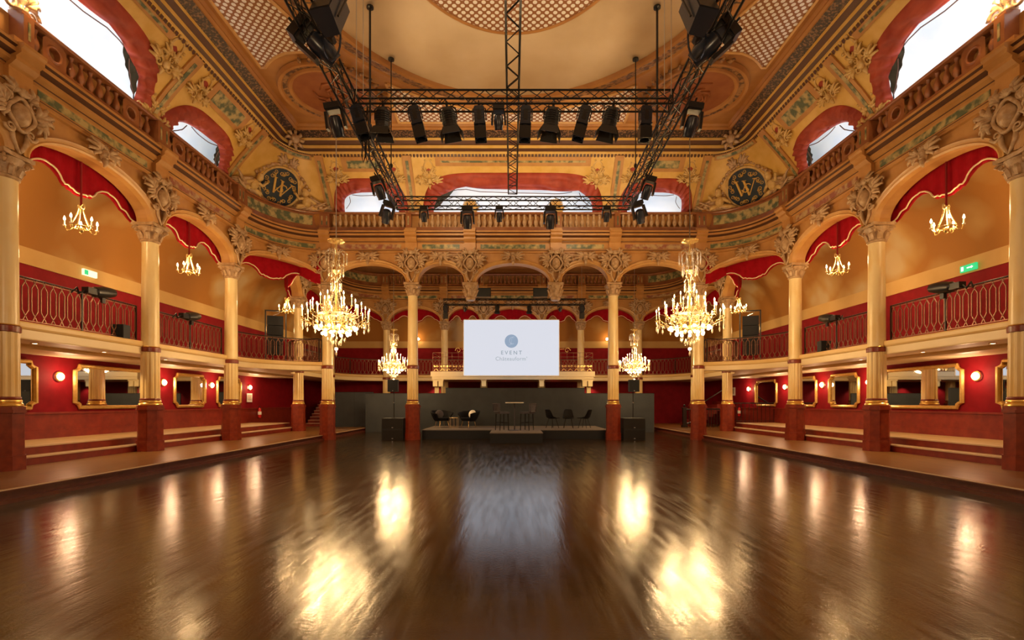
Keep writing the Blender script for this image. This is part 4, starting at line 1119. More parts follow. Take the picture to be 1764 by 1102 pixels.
# added spots without fixtures, washing the rear wall under the gallery
for x in (-4.8, -2.6, -.4, 2.6, 4.9): light('SPOT', (x, 30.2, 2.7), 45, WARM2, .05, spot=110, name='downlight_and_fill_beam')
for sx in (-1, 1):
    # added fill points without fixtures, brightening the painted vault
    for y in (8, 11.2, 14.9, 18.6, 22.5, 26): light('POINT', (sx*10.9, y, 4.9), 15, WARM, .1, name='gallery_lamp_and_fill')
    scp.put((sx*5.95, WY-.08, 5.5), pi/2, 'tiny glowing lamp high on the rear gallery wall, %s of the screen' % SIDE[sx], 'rear gallery wall lamps', scale=.8)
    light('POINT', (sx*5.95, 30.2, 5.5), 12, WARM, .05, name='gallery_lamp_and_fill')
light('POINT', (-1.6, 29.7, 4.6), 18, WARM, .1, name='gallery_lamp_and_fill'); light('POINT', (1.6, 29.7, 4.6), 18, WARM, .1, name='gallery_lamp_and_fill')  # added fill behind the screen, no fixtures
# added fill lights near the camera, out of view, no chandeliers built there
for sx in (-1, 1):
    light('POINT', (sx*4.0, 2.0, 4.6), 280, WARM2, .5, name='near_fill_light')

# ------------------------------------------------------------------ lighting trusses
def truss(a, b_, size, lab, up=None, group='black aluminium trusses', brace=.32, parent_name='lighting_truss'):
    a, b_ = Vector(a), Vector(b_); ax = (b_-a); L = ax.length; ax.normalize()
    upv = Vector((0,0,1)) if abs(ax.z) < .9 else Vector((0,1,0))
    sd = ax.cross(upv).normalized(); uv = sd.cross(ax).normalized(); h = size/2
    root = empty(parent_name, tuple(a), 0, lab, 'truss', group)
    cr = [(sd*i*h+uv*j*h) for i, j in ((-1,-1),(1,-1),(1,1),(-1,1))]
    for c_ in cr: MB().tube([c_, c_+ax*L], .024, 6).build('chord', 'black_metal', root)
    mb = MB(); n_ = max(1, round(L/brace)); st = L/n_
    for i in range(n_):
        for q in range(4):
            c0, c1 = cr[q], cr[(q+1) % 4]
            p0, p1 = (c0, c1) if i % 2 == 0 else (c1, c0); mb.tube([p0+ax*(i*st), p1+ax*((i+1)*st)], .010, 4)
    for e_ in (0, L):
        for q in range(4): mb.tube([cr[q]+ax*e_, cr[(q+1) % 4]+ax*e_], .016, 4)
    mb.build('bracing', 'black_metal', root)
def tz(y): return 8.24-.05*(y-10.7)       # rig slopes slightly towards the stage
YM, YE, YN, TX = 10.85, 15.75, 6.2, 3.68
for sx in (-1, 1): truss((sx*TX, YN, tz(YN)), (sx*TX, YE-.17, tz(YE)), .30, 'long black side truss hanging on the %s' % SIDE[sx])
truss((-TX+.16, YM, tz(YM)+.03), (TX-.16, YM, tz(YM)+.03), .30, 'black cross truss carrying the row of big spotlights')
truss((-TX-.15, YE, tz(YE)-.0), (TX+.15, YE, tz(YE)), .30, 'far black cross truss nearest the stage with small moving heads')
truss((-.02, YN, tz(YN)+.36), (-.02, YE-.17, tz(YE)+.36), .27, 'black truss running down the middle of the hall')
truss((-3.45, 24.2, 6.52), (3.6, 24.2, 6.52), .27, 'small black truss over the stage in front of the rear arcade')
# motor drops, ropes and wires
k_ = 0
for sx in (-1, 1):
    for x, y, r_, nm in ((3.62, 12.2, .03, 'thick black rope'), (3.55, 14.05, .016, 'thin black rope'), (3.3, 10.6, .010, 'inner steel wire'), (3.45, 10.6, .010, 'outer steel wire')):
        root = empty('hoist_rope', (sx*x, y, tz(y)), 0, '%s from the ceiling down to the %s side truss' % (nm, SIDE[sx]), 'rope', 'hoist ropes of the rig')
        MB().tube([(0,0,0),(0,0,11.5-tz(y))], r_, 5).build('rope', 'black_metal' if r_ > .012 else 'wire', root)
        if r_ > .012:
            MB().lathe([(.02,0),(.09,.02),(.09,.06),(.02,.08)], (0,0,11.42-tz(y)), 12).build('ceiling_hook', 'black_metal', root)
            MB().sphere((0,0,.3), .05, 8, 6, 1.5).build('hoist_chain_bag', 'black_metal', root)
for x in (-3.3, 3.45):
    tag(MB().tube([(x,24.2,6.6),(x,24.2,9.98)], .008, 4).build('suspension_wire', 'wire'), 'thin wire holding the %s end of the stage truss' % ('left' if x < 0 else 'right'), 'wire')

# ------------------------------------------------------------------ stage lights
def yoke(mb, w_, top, low):
    mb.tube([(-w_,0,low),(-w_,0,top-.05),(-w_*.6,0,top),(w_*.6,0,top),(w_,0,top-.05),(w_,0,low)], .014, 5)
    mb.box(-.03,.03,-.03,.03,top,top+.09); mb.tube([(0,-.05,top+.13),(0,0,top+.08),(0,.05,top+.13)], .016, 5)
def make_profile():      # long boxy profile spotlight, axis local -z
    root = empty('profile_spotlight')
    mb = MB(); yoke(mb, .15, 0, -.32); mb.build('yoke', 'black_metal', root)
    b_ = empty('lamp_housing'); b_.parent = root
    bpy.data.objects.remove(b_)
    mb = MB(); mb.box(-.12,.12,-.13,.13,-.44,-.06); mb.box(-.10,.10,-.11,.11,-.06,-.02); mb.box(-.135,.135,-.145,.145,-.46,-.43)
    for q in range(4): mb.box(-.125,.125,-.135,.135,-.14-.06*q,-.125-.06*q)
    hb = mb.build('housing', 'black_blue', root)
    MB().box(-.045,.045,-.137,-.128,-.36,-.12).build('side_plate', 'black_plastic', hb)
    mb = MB(); mb.lathe([(.10,-.46),(.095,-.50),(.115,-.52),(.125,-.74),(.12,-.78),(.11,-.78),(.10,-.6)], seg=18, caps=False); mb.box(-.13,.13,-.135,-.125,-.78,-.5); mb.box(-.13,.13,.125,.135,-.78,-.5); mb.box(-.135,-.125,-.13,.13,-.78,-.5); mb.box(.125,.135,-.13,.13,-.78,-.5)
    mb.build('lens_tube', 'black_plastic', root, smooth=True)
    MB().lathe([(.10,-.60),(.001,-.585)], seg=18).build('lens', 'lens', root, smooth='all'); return root
def make_fresnel():      # short fat spotlight with barn doors
    root = empty('fresnel_spotlight')
    mb = MB(); yoke(mb, .19, 0, -.30); mb.build('yoke', 'black_metal', root)
    mb = MB(); mb.lathe([(.05,-.02),(.13,-.05),(.165,-.12),(.17,-.44),(.18,-.46),(.18,-.50)], seg=12)
    for q in range(5): mb.lathe([(.17,-.14-.05*q),(.182,-.15-.05*q),(.17,-.16-.05*q)], seg=12, caps=False)
    mb.build('housing', 'black_plastic', root)
    MB().lathe([(.165,-.505),(.001,-.50)], seg=18).build('lens', 'lens', root)
    for k in range(4):
        a = k*pi/2; R = Matrix.Rotation(a, 4, 'Z'); mb = MB(); mb.add([(-.17,-.17,-.49),(.17,-.17,-.49),(.21,-.27,-.69),(-.21,-.27,-.69),(-.17,-.16,-.49),(.17,-.16,-.49),(.21,-.26,-.69),(-.21,-.26,-.69)], [(0,1,2,3),(7,6,5,4),(0,3,7,4),(1,5,6,2),(2,6,7,3)]); mb.xf(R)
        mb.build('barn_door', 'black_plastic', root)
    return root
def make_moving():       # moving head: base on top, yoke arms, head
    root = empty('moving_head_light')
    mb = MB(); mb.box(-.14,.14,-.11,.11,-.10,0); mb.box(-.12,.12,-.09,.09,-.13,-.1); mb.tube([(0,-.06,.09),(0,0,.04),(0,.06,.09)], .016, 5); mb.build('base', 'black_plastic', root)
    for sg in (-1, 1):
        mb = MB(); mb.add([(sg*.12,-.05,-.12),(sg*.17,-.05,-.12),(sg*.17,.05,-.12),(sg*.12,.05,-.12),(sg*.14,-.06,-.42),(sg*.185,-.06,-.42),(sg*.185,.06,-.42),(sg*.14,.06,-.42)], [(0,1,2,3),(7,6,5,4),(0,4,5,1),(1,5,6,2),(2,6,7,3),(3,7,4,0)])
        mb.build('yoke_arm', 'black_plastic', root)
    R = Matrix.Translation((0,0,-.36)) @ Matrix.Rotation(radians(25), 4, 'X')
    hb = MB().lathe([(.06,.16),(.10,.13),(.115,.04),(.115,-.08),(.10,-.15),(.105,-.18),(.10,-.19)], seg=16, mtx=R).build('head', 'black_blue', root, smooth=True)
    MB().lathe([(.092,-.193),(.001,-.196)], seg=16, mtx=R).build('lens', 'lens', hb); return root
prp, frp, mvp = Proto(make_profile()), Proto(make_fresnel()), Proto(make_moving())
ORD = ['first','second','third','fourth','fifth','sixth','seventh','eighth','ninth','tenth','eleventh','twelfth']
zb = tz(YM)-.20
row = [(613,'p',.30,-.1),(660,'f',-.05,.1),(712,'p',.24,0),(770,'f',.17,.1),(825,'p',.06,0),(859,'m',0,0),(906,'p',-.04,0),(953,'f',-.14,.05),(1010,'p',-.26,0),(1056,'f',-.22,.1),(1112,'p',-.03,0)]
for i, (px, k, ry, rx) in enumerate(row):
    pr, kind = {'p': (prp,'long profile spotlight'), 'f': (frp,'fat fresnel spotlight with barn doors'), 'm': (mvp,'small moving head light')}[k]
    o = pr.put((((px-882)/833)*(YM-.12)-.04, YM-.12, zb+.02), 0, 'black %s, %s from the left on the cross truss' % (kind, ORD[i]), 'stage lights on the cross truss', rot=(rx, -ry, 0), scale=.95 if k != 'm' else .9)
    o['category'] = 'spotlight'
for i, px in enumerate((728, 803, 858, 946, 1043)):
    big = px in (803, 946)
    o = mvp.put(((px-882)/833*15.6, 15.62, tz(YE)-.18), 0, '%s black moving head, %s from the left under the far truss' % ('large' if big else 'small', ORD[i]), 'stage lights on the far truss', scale=1.25 if big else .85)
    o['category'] = 'spotlight'
for sx in (-1, 1):
    S = SIDE[sx]
    for x, y, z, sc_, ry, lb in ((4.0,15.7,tz(YE)+.02,1.25,-.3,'black moving head hanging at the %s end of the far truss'),(3.98,14.0,tz(14)-.05,1.15,.25,'round moving head on the outer side of the %s truss before its far end'),(4.08,10.9,tz(10.9)-.02,1.25,.15,'moving head outside the %s truss beside the cross truss'),(3.98,8.85,tz(8.9)+.05,1.55,.9,'big tilted moving head in the upper %s part of the rig')):
        o = mvp.put((sx*x, y, z), 0, lb % S, 'stage lights on the side trusses', rot=(.1, sx*ry, 0), scale=sc_); o['category'] = 'spotlight'
    # loudspeaker hung inside the side truss
    root = empty('hanging_loudspeaker', (sx*3.2, 8.2, 7.95), 0, 'black loudspeaker hanging at the top %s inside the side truss' % S, 'loudspeaker', 'loudspeakers on the rig'); root.rotation_euler = (radians(-25), 0, sx*.25)
    MB().prism([(-.2,-.2),(.2,-.2),(.15,.22),(-.15,.22)], 0, .68).build('cabinet', 'black_blue', root)
    MB().box(-.18,.18,-.215,-.2,.03,.65).build('grille', 'black_plastic', root)
    mb = MB(); mb.tube([(-.21,0,.1),(-.24,0,.75),(.24,0,.75),(.21,0,.1)], .02, 5); mb.build('bracket', 'black_metal', root)
    # cable loops and loom
    mb = MB(); rn = random.Random(9+sx)
    for c_ in range(6):
        pts = []; y = 6.4; ph = rn.random()*6
        while y < 15.3: pts.append((sx*TX+.11*sin(y*1.7+ph)+rn.uniform(-.02,.02), y, tz(y)+.10*cos(y*2.3+ph)+rn.uniform(-.02,.02))); y += .3
        mb.tube(pts, .010, 4)
    tag(mb.build('cable_loom', 'black_metal'), 'bundle of black cables winding along the %s side truss' % S, 'cable')
    mb = MB(); mb.tube([(sx*3.35, 8.6, tz(9)+.2-.62*sin(pi*i/12)) if i else (sx*3.45,8.4,tz(9)+.2) for i in range(13)] , .018, 5)
    mb = MB(); mb.tube([(sx*(3.3+.16*cos(2*pi*i/16)), 8.75, tz(9)-.22+.42*sin(2*pi*i/16)) for i in range(16)], .02, 5, True)
    tag(mb.build('cable_loop', 'black_blue'), 'loop of bluish cable hanging from the %s side truss' % S, 'cable')
mb = MB();
for q in (0, .09): mb.tube([(-3.42+q, 10.95, tz(11)-.75), (-3.44+q, 10.95, tz(11)-1.15), (-3.41+q,10.95,tz(11)-1.30), (-3.36+q,10.95,tz(11)-1.15),(-3.37+q,10.95,tz(11)-.75),(-3.3,10.9,tz(11)+.02)], .014, 5)
tag(mb.build('cable_loop', 'black_plastic'), 'long black cable loop dangling left under the cross truss', 'cable')
# stage truss fixtures
for x, k, ry, lb in ((-3.35,'p',.0,'leftmost light on the small stage truss'),(-2.32,'m',.3,'small spotlight over the stage, second from the left'),(-.78,'f',0,'grey spotlight left of the middle on the stage truss'),(.82,'f',0,'grey spotlight right of the middle on the stage truss'),(2.3,'m',-.3,'small spotlight over the stage, second from the right'),(3.45,'p',0,'rightmost light on the small stage truss')):
    pr = {'p': prp, 'f': frp, 'm': mvp}[k]
    o = pr.put((x, 24.15, 6.36), 0, lb, 'stage lights on the stage truss', rot=(0, ry, 0), scale=.85 if k == 'p' else .6); o['category'] = 'spotlight'
for sx in (-1, 1):
    root = empty('hanging_loudspeaker', (-.04+sx*1.42, 24.3, 6.75), 0, 'dark wedge loudspeaker hanging %s of centre above the stage truss' % SIDE[sx], 'loudspeaker', 'loudspeakers over the stage')
    MB().box(-.36,.36,-.2,.2,0,.46).build('cabinet', 'black_blue', root); MB().box(-.34,.34,-.215,-.2,.03,.43).build('grille', 'panel_grey', root); MB().box(-.36,.36,-.23,-.2,-.02,.02).build('edge_bar', 'steel', root)
    MB().tube([(0,0,.46),(0,0,3.25)], .008, 4).build('wire', 'wire', root)

# ------------------------------------------------------------------ projection screen
scr = empty('projection_screen', (-.07, 24.0, 2.84), 0, 'white projection screen showing EVENT and a round blue emblem', 'screen')
hw, hh = 2.36, 2.75
MB().box(-hw, hw, 0, .02, 0, hh).build('screen_cloth', 'screen_white', scr)
mb = MB(); mb.box(-hw-.03,-hw,-.01,.03,-.03,hh+.03); mb.box(hw,hw+.03,-.01,.03,-.03,hh+.03); mb.box(-hw-.03,hw+.03,-.01,.03,-.04,0); mb.box(-hw-.03,hw+.03,-.01,.03,hh,hh+.03); mb.build('border', 'white_table', scr)
MB().lathe([(.33,-.012),(.33,-.004),(.001,-.016)], (0,0,0), 40, Matrix.Translation((0,0,1.70)) @ Matrix.Rotation(pi/2, 4, 'X') @ Matrix.Translation((0,0,.0)) @ Matrix.Scale(-1, 4, (0,0,1))).build('round_emblem', 'logo_blue', scr)
def text(s_, size, x, z, mt, font_sc=1.0, sp=1.0, shear=0, y=-.012, nm='lettering'):
    cu = bpy.data.curves.new(nm, 'FONT'); cu.body = s_; cu.size = size; cu.align_x = 'CENTER'; cu.space_character = sp; cu.shear = shear; cu.extrude = .001
    o = bpy.data.objects.new(nm, cu); COL.objects.link(o); cu.materials.append(M[mt]); me = bpy.data.meshes.new_from_object(o.evaluated_get(bpy.context.evaluated_depsgraph_get())); bpy.data.objects.remove(o)
    o = bpy.data.objects.new(nm, me); COL.objects.link(o); o.rotation_euler = (pi/2,0,0); o.location = (x, y, z); o.scale = (font_sc,1,1); o.parent = scr; return o
text('EVENT', .27, 0, 1.04, 'logo_text', 1.0, 1.45)
text('Ch\u00e2teauform\u2019', .27, 0, .74, 'logo_pale', .98, 1.08)
mb = MB()
mb.tube([(.12*cos(a)+.03, -.02, 1.73+.16*sin(a)) for a in [radians(50+i*15) for i in range(18)]], [.008+.012*sin(pi*i/17) for i in range(18)], 4, flat=.3)
mb.tube([(.15,-.02,1.86),(.12,-.02,1.93),(.05,-.02,1.90),(.02,-.02,1.80),(.0,-.02,1.62),(-.03,-.02,1.52),(-.09,-.02,1.50),(-.12,-.02,1.53)], .011, 4, flat=.3)
mb.tube([(-.08,-.02,1.58),(.0,-.02,1.555),(.08,-.02,1.545),(.13,-.02,1.58)], .010, 4, flat=.3)
mb.build('emblem_letters', 'screen_white', scr)

# ------------------------------------------------------------------ stage balcony
bal = empty('stage_balcony', (0, 25.7, 2.78), 0, 'cream balcony projecting over the stage behind the screen', 'balcony')
mb = MB(); mb.box(-4.3, 4.3, 0, 3.0, 0, .10); mb.box(-4.36, 4.36, -.06, 3.0, .10, .36); mb.box(-4.30,4.30,.02,3.0,-.06,0)
mb.build('slab', 'fascia', bal)
for x in (-4.15, -3.85, -1.55, 1.55, 3.85, 4.15):
    mb = MB(); mb.prism([(-.12,0),(.12,0),(.12,.5),(-.12,.5)], -.42, -.06); mb.box(-.15,.15,-.03,.5,-.14,-.06); o = mb.build('bracket', 'cream_marble', bal); o.location = (x, .15, 0)
for sg in (-1, 1):
    mb = MB(); mb.box(-.11,.11,.3,.5,-2.7,-.4); o = mb.build('support_post', 'cream_marble', bal); o.location = (sg*4.12, .2, 0)
rl = empty('balcony_railing', (0, 25.72, 3.14), 0, 'tall ornate iron railing with scrolls on the stage balcony', 'railing', 'wrought iron railings of the gallery')
mb = MB()
for z in (.02,.18,.36,.78,1.0): mb.tube([(-4.25,0,z),(4.25,0,z)], .012, 4)
for x in [-4.25+i*.34 for i in range(26)]: mb.tube([(x,0,0),(x,0,1.0)], .009, 4)
for sg in (-1,1):
    for z in (.02,.78,1.0): mb.tube([(sg*4.25,0,z),(sg*4.25,2.6,z)], .012, 4)
mb.build('bars', 'iron', rl)
mb = MB()
for i in range(25):
    x = -4.25+.17+i*.34
    for sg in (-1,1): spiral(mb, (x+sg*.07,0,.27), (1,0,0), (0,0,1), .06, 1.2, .011, 4, 10, flip=sg)
    mb.tube([(x-.12,0,.05),(x,0,.15),(x+.12,0,.05)], .009, 4)
for sg in (-1,1): spiral(mb, (sg*2.9,0,1.12), (1,0,0), (0,0,1), .16, 1.2, .014, 4, 14, flip=sg); mb.tube([(sg*2.75,0,1.2),(sg*2.4,0,1.18),(sg*2.0,0,1.02)], .012, 4)
mb.build('scrolls', 'brass', rl)

# ------------------------------------------------------------------ stage and backdrop panels
stg = empty('stage_platform', (0, 19.8, 0), 0, 'low black stage platform with grey carpet top', 'stage')
MB().box(-3.74, 3.92, 0, 3.2, .35, .385).build('deck', 'stage_top', stg); MB().box(-3.72, 3.90, .01, 3.2, 0, .35).build('skirt', 'stage_skirt', stg)
st2 = empty('stage_extension', (.12, 17.75, 0), 0, 'small square stage extension in front of the main stage', 'stage')
MB().box(-.98, .98, 0, 2.04, .355, .39).build('deck', 'stage_top', st2); MB().box(-.97, .97, .01, 2.04, 0, .355).build('skirt', 'stage_skirt', st2)
def panel(x0, x1, y, z0, z1, lab, t=.06):
    root = empty('backdrop_panel', ((x0+x1)/2, y, z0), 0, lab, 'panel', 'charcoal backdrop panels')
    w_ = (x1-x0)/2; MB().box(-w_, w_, 0, t, 0, z1-z0).build('board', 'panel_grey', root)
    mb = MB(); mb.box(-w_,w_,-.006,0,z1-z0-.03,z1-z0); mb.box(-.004,.004,-.004,0,0,z1-z0); mb.build('edging', 'stage_skirt', root)
    mb = MB(); mb.tube([(0,t,z1-z0-.2),(0,t+.6,0)], .02, 4); mb.build('brace', 'black_metal', root)
panel(-3.2, 3.42, 23.05, 0, 2.2, 'wide tall charcoal backdrop panel behind the stage furniture', .1)
panel(-7.45, -3.1, 24.45, 0, 1.97, 'charcoal panel behind the left stage column')
panel(-9.45, -7.42, 25.75, .2, 2.06, 'charcoal panel on the side walkway left of the stage')
panel(3.45, 7.15, 24.45, 0, 1.97, 'charcoal panel behind the right stage column and speaker')

# ------------------------------------------------------------------ stage furniture
def make_tub():
    root = empty('tub_chair')
    mb = MB(); mb.lathe([(.30,.30),(.36,.36),(.37,.42),(.34,.44),(.001,.45)], seg=20); mb.build('seat', 'black_velvet', root, smooth=True)
    mb = MB(); rows = []
    for k in range(29):
        a = radians(-35+250*k/28)
        hgt = .62+.14*sin(pi*k/28)+.02*abs(sin(pi*k/4)); lobe = 1+.05*abs(sin(pi*k/4))
        rows.append([(r_*lobe*cos(a), r_*lobe*sin(a), z) for r_, z in ((.30,.28),(.36,.36),(.44,.52),(.50,hgt-.03),(.49,hgt),(.44,hgt-.01),(.38,.52),(.33,.40))])
    mb.grid(rows);
    mb.add(rows[0], [tuple(range(8))]); mb.add(rows[-1], [tuple(reversed(range(8)))])
    mb.build('channelled_back', 'black_velvet', root, smooth='all')
    for a in (45,135,225,315):
        u = Vector((cos(radians(a)), sin(radians(a)), 0)); MB().tube([u*.26+Vector((0,0,.32)), u*.33], [.016,.009], 6).build('leg', 'brass', root)
    return root
tp = Proto(make_tub())
tp.put((-3.18, 21.7, .385), radians(35), 'black velvet tub chair with grey cushion, farther left on the stage', 'velvet tub chairs')['category'] = 'armchair'
tp.put((-1.98, 21.6, .385), radians(-40), 'black velvet tub chair right of the little wire table', 'velvet tub chairs')['category'] = 'armchair'
for x, rz, m_, lb in ((-3.28,.4,'grey_fabric','grey cushion lying in the left tub chair'),(-1.82,-.5,'white_table','pale cushion leaning in the tub chair beside the wire table')):
    mb = MB(); mb.sphere((0,0,0), .19, 12, 8, 1.0); mb.v = [(p[0], p[1]*.35, p[2]) for p in mb.v]; o = mb.build('cushion', m_, None, smooth='all', loc=(x, 21.62, .385+.60)); o.rotation_euler = (-.3, 0, rz); tag(o, lb, 'cushion')
t = empty('side_table', (-2.62, 21.45, .385), 0, 'small gold wire side table with white top between the tub chairs', 'table')
MB().lathe([(.21,.42),(.215,.43),(.21,.445)], seg=24).build('table_top', 'brass', t); MB().lathe([(.20,.445),(.001,.45)], seg=24).build('tray', 'white_table', t)
mb = MB(); mb.tube([(.205*cos(2*pi*k/24), .205*sin(2*pi*k/24), .01) for k in range(24)], .008, 5, True)
for k in range(8): a = 2*pi*k/8; mb.tube([(.205*cos(a), .205*sin(a), 0), (.205*cos(a), .205*sin(a), .43)], .007, 4)
mb.build('wire_frame', 'white_edge', t)
def make_bar():
    root = empty('bar_stool')
    mb = MB(); mb.box(-.22,.22,-.20,.22,.66,.74); mb.box(-.235,.235,-.215,.23,.68,.72); mb.build('seat', 'grey_fabric', root)
    mb = MB(); rows = [[(-.23+.46*i/10, -.27+.02*((i+j) % 2)-.03*j/6, .76+.30*j/6) for i in range(11)] for j in range(7)]; mb.grid(rows)
    mb.grid([[(-.23+.46*i/10, -.20-.03*j/6, .76+.30*j/6) for i in range(11)] for j in range(7)]); mb.box(-.235,.235,-.27,-.20,.72,.77); mb.box(-.235,.235,-.31,-.22,1.05,1.08); mb.box(-.24,-.225,-.30,-.2,.74,1.07); mb.box(.225,.24,-.30,-.2,.74,1.07)
    mb.build('tufted_back', 'grey_fabric', root)
    for sx_ in (-1,1):
        for sy in (-1,1): MB().tube([(sx_*.19, sy*.17, .68), (sx_*.205, sy*.19, 0)], [.024,.017], 4).build('leg', 'black_shell', root)
    mb = MB(); mb.box(-.2,.2,-.19,-.17,.24,.265); mb.box(-.2,.2,.17,.19,.24,.265); mb.box(-.2,-.18,-.19,.19,.3,.325); mb.box(.18,.2,-.19,.19,.3,.325); mb.build('footrest', 'black_shell', root); return root
bp_ = Proto(make_bar())
bp_.put((-.44, 19.35, .39), radians(-62), 'charcoal tufted bar stool left of the high table', 'tufted bar stools')['category'] = 'stool'
bp_.put((.56, 19.35, .39), radians(62), 'charcoal tufted bar stool right of the high table', 'tufted bar stools')['category'] = 'stool'
t = empty('high_table', (.06, 19.25, .39), 0, 'high table with thin white top between the bar stools', 'table')
MB().lathe([(.36,1.08),(.37,1.09),(.37,1.11),(.36,1.12)], seg=32).build('table_top', 'white_table', t); MB().lathe([(.025,0),(.025,1.08)], seg=10).build('post', 'grey_fabric', t); MB().lathe([(.22,0),(.22,.012),(.03,.03)], seg=24).build('base_plate', 'black_plastic', t)
def make_shell():
    root = empty('shell_chair')
    mb = MB(); rows = []
    for j, (y, z, w_, c_) in enumerate(((.24,.44,.20,0),(.15,.43,.23,.01),(0,.42,.24,.03),(-.14,.43,.23,.05),(-.20,.50,.22,.04),(-.24,.62,.20,.03),(-.27,.74,.17,.02),(-.28,.80,.13,.0))):
        rows.append([(w_*u, y+ (c_ if z > .47 else 0)*abs(u)*1.5, z+(c_ if z <= .47 else 0)*u*u*1.4) for u in (-1,-.6,-.2,.2,.6,1)])
    mb.grid(rows); mb.grid([[(x, y-.02, z-.02) for x, y, z in r_] for r_ in rows])
    ed = [r_[0] for r_ in rows]+rows[-1][1:-1]+[r_[-1] for r_ in reversed(rows)]+rows[0][-2:0:-1]
    mb.tube(ed, .015, 5, True); mb.build('seat_shell', 'black_shell', root, smooth='all')
    for a, b_ in ((-1,-1),(1,-1),(1,1),(-1,1)): MB().tube([(a*.12,b_*.10,.42),(a*.2,b_*.2,0)], .013, 5).build('leg', 'black_shell', root)
    return root
sp_ = Proto(make_shell())
for x, rz, lb in ((1.72,-.95,'black shell chair turned to the right, leftmost of three at the right of the stage'),(2.42,pi,'black shell chair facing the hall, middle of three on the stage'),(3.12,.95,'black shell chair turned to the left, rightmost of three on the stage')):
    sp_.put((x, 21.1, .385), rz if lb.find('middle') < 0 else 3.05, lb, 'black shell chairs')['category'] = 'chair'

# ------------------------------------------------------------------ loudspeaker stacks beside the stage
for sx, xc in ((-1, -4.80), (1, 4.84)):
    S = SIDE[sx]
    for k, w_ in enumerate(('lower', 'upper')):
        sub = empty('subwoofer', (xc, 19.25, .435*k), 0, '%s black subwoofer in the stack at the %s end of the stage' % (w_, S), 'loudspeaker', 'black subwoofers')
        MB().box(-.43,.43,0,.6,0,.43).build('cabinet', 'black_plastic', sub)
        mb = MB(); mb.box(-.40,.40,-.015,0,.03,.40); mb.build('grille', 'black_metal', sub)
        for z in [.06+.04*q for q in range(9)]: pass
        MB().box(-.43,.43,-.005,.6,.425,.437).build('lid_edge', 'panel_grey', sub); MB().box(-.03,.03,-.02,-.015,.05,.08).build('badge', 'steel', sub)
    pole = empty('speaker_pole', (xc, 19.5, .87), 0, 'thin black pole holding the speaker %s of the stage' % S, 'pole', 'speaker poles'); MB().lathe([(.10,0),(.10,.01),(.018,.015),(.018,1.08)], seg=10).build('tube', 'black_metal', pole); MB().sphere((0,0,.62), .03, 8, 6).build('knob', 'steel', pole)
    sp = empty('pole_loudspeaker', (xc, 19.5, 1.93), 0, 'grey black loudspeaker on a pole %s of the stage' % S, 'loudspeaker', 'speakers on poles')
    MB().prism([(-.21,-.2),(.21,-.2),(.15,.2),(-.15,.2)], 0, .48).build('cabinet', 'panel_grey', sp); MB().box(-.19,.19,-.212,-.2,.02,.46).build('grille', 'stage_skirt', sp); MB().box(-.015,.015,-.218,-.212,.03,.05).build('badge', 'steel', sp)

# ------------------------------------------------------------------ gallery equipment
for sx in (-1, 1):
    S = SIDE[sx]
    root = empty('line_array_stand', (sx*10.25, 20.9, 3.13), 0, 'black loudspeaker column in a tall metal frame on the %s gallery' % S, 'loudspeaker', 'loudspeaker frames on the gallery'); root.rotation_euler = (0,0,-sx*.35)
    mb = MB()
    for u in (-.40,.40): mb.box(u-.025,u+.025,-.025,.025,0,2.35)
    mb.box(-.42,.42,-.025,.025,2.30,2.35); mb.box(-.42,.42,-.3,.3,0,.04); mb.build('frame', 'black_metal', root)
    for k in range(4):
        m_ = MB(); m_.prism([(-.32,-.2),(.32,-.2),(.22,.25),(-.22,.25)], .42+.42*k, .82+.42*k); o = m_.build('speaker_module', 'stage_skirt', root);
    MB().tube([(-.1,0,2.12),(.1,-.05,2.2),(.18,0,2.3)], .02, 5).build('hanging_bracket', 'steel', root)
    for y, lb in ((11.7 if sx < 0 else 11.2, 'nearest'), (14.95 if sx < 0 else 15.3, 'second')):
        root = empty('rail_spotlight', (sx*9.93, y, 4.10), pi/2, 'black spotlight lying on the gallery handrail in the %s %s bay' % (lb, S), 'spotlight', 'spotlights clamped on the handrails')
        MB().lathe([(.05,-.30),(.12,-.24),(.14,0),(.12,.2),(.10,.30),(.01,.31)], (0,0,.06), 12, Matrix.Rotation(radians(80), 4, 'Y')).build('head', 'black_plastic', root, smooth=True)
        mb = MB(); mb.box(-.5,-.25,-.08,.08,-.06,.08); mb.tube([(-.5,0,0),(-.62,.03,-.1),(-.7,0,.02),(-.8,.05,-.12)], .02, 5); mb.build('cable_knot', 'black_metal', root); MB().box(-.05,.05,-.02,.02,-.2,.04).build('clamp', 'black_metal', root)
    root = empty('floor_loudspeaker', (sx*9.97, 12.3 if sx < 0 else 15.55, 3.13), 0, 'small dark box speaker at the foot of the %s gallery railing' % S, 'loudspeaker')
    MB().prism([(-.16,-.14),(.16,-.14),(.11,.14),(-.11,.14)], 0, .34).build('cabinet', 'panel_grey', root); MB().box(-.14,.14,-.15,-.14,.02,.32).build('grille', 'stage_skirt', root)
# exit signs
sg_ = empty('exit_sign', (-WX+.1, 13.75, 5.08), pi/2, 'lit yellowish exit sign high on the left gallery wall', 'sign'); MB().box(-.22,.22,-.03,.03,0,.17).build('box', 'exit_lit', sg_)
mb = MB(); mb.box(-.20,-.08,-.035,-.03,.02,.15); mb.build('pictogram', 'exit_green', sg_)
sg_ = empty('exit_sign', (WX-.1, 12.8, 4.98), -pi/2, 'green exit sign with white arrow on the right gallery wall', 'sign'); MB().box(-.22,.22,-.03,.03,0,.17).build('box', 'exit_green', sg_)
mb = MB(); mb.box(-.02,.10,-.036,-.03,.07,.10); mb.add([(.10,-.034,.045),(.16,-.034,.085),(.10,-.034,.125)], [(0,1,2)]); mb.box(-.18,-.12,-.036,-.03,.03,.14); mb.build('white_arrow', 'exit_white', sg_)
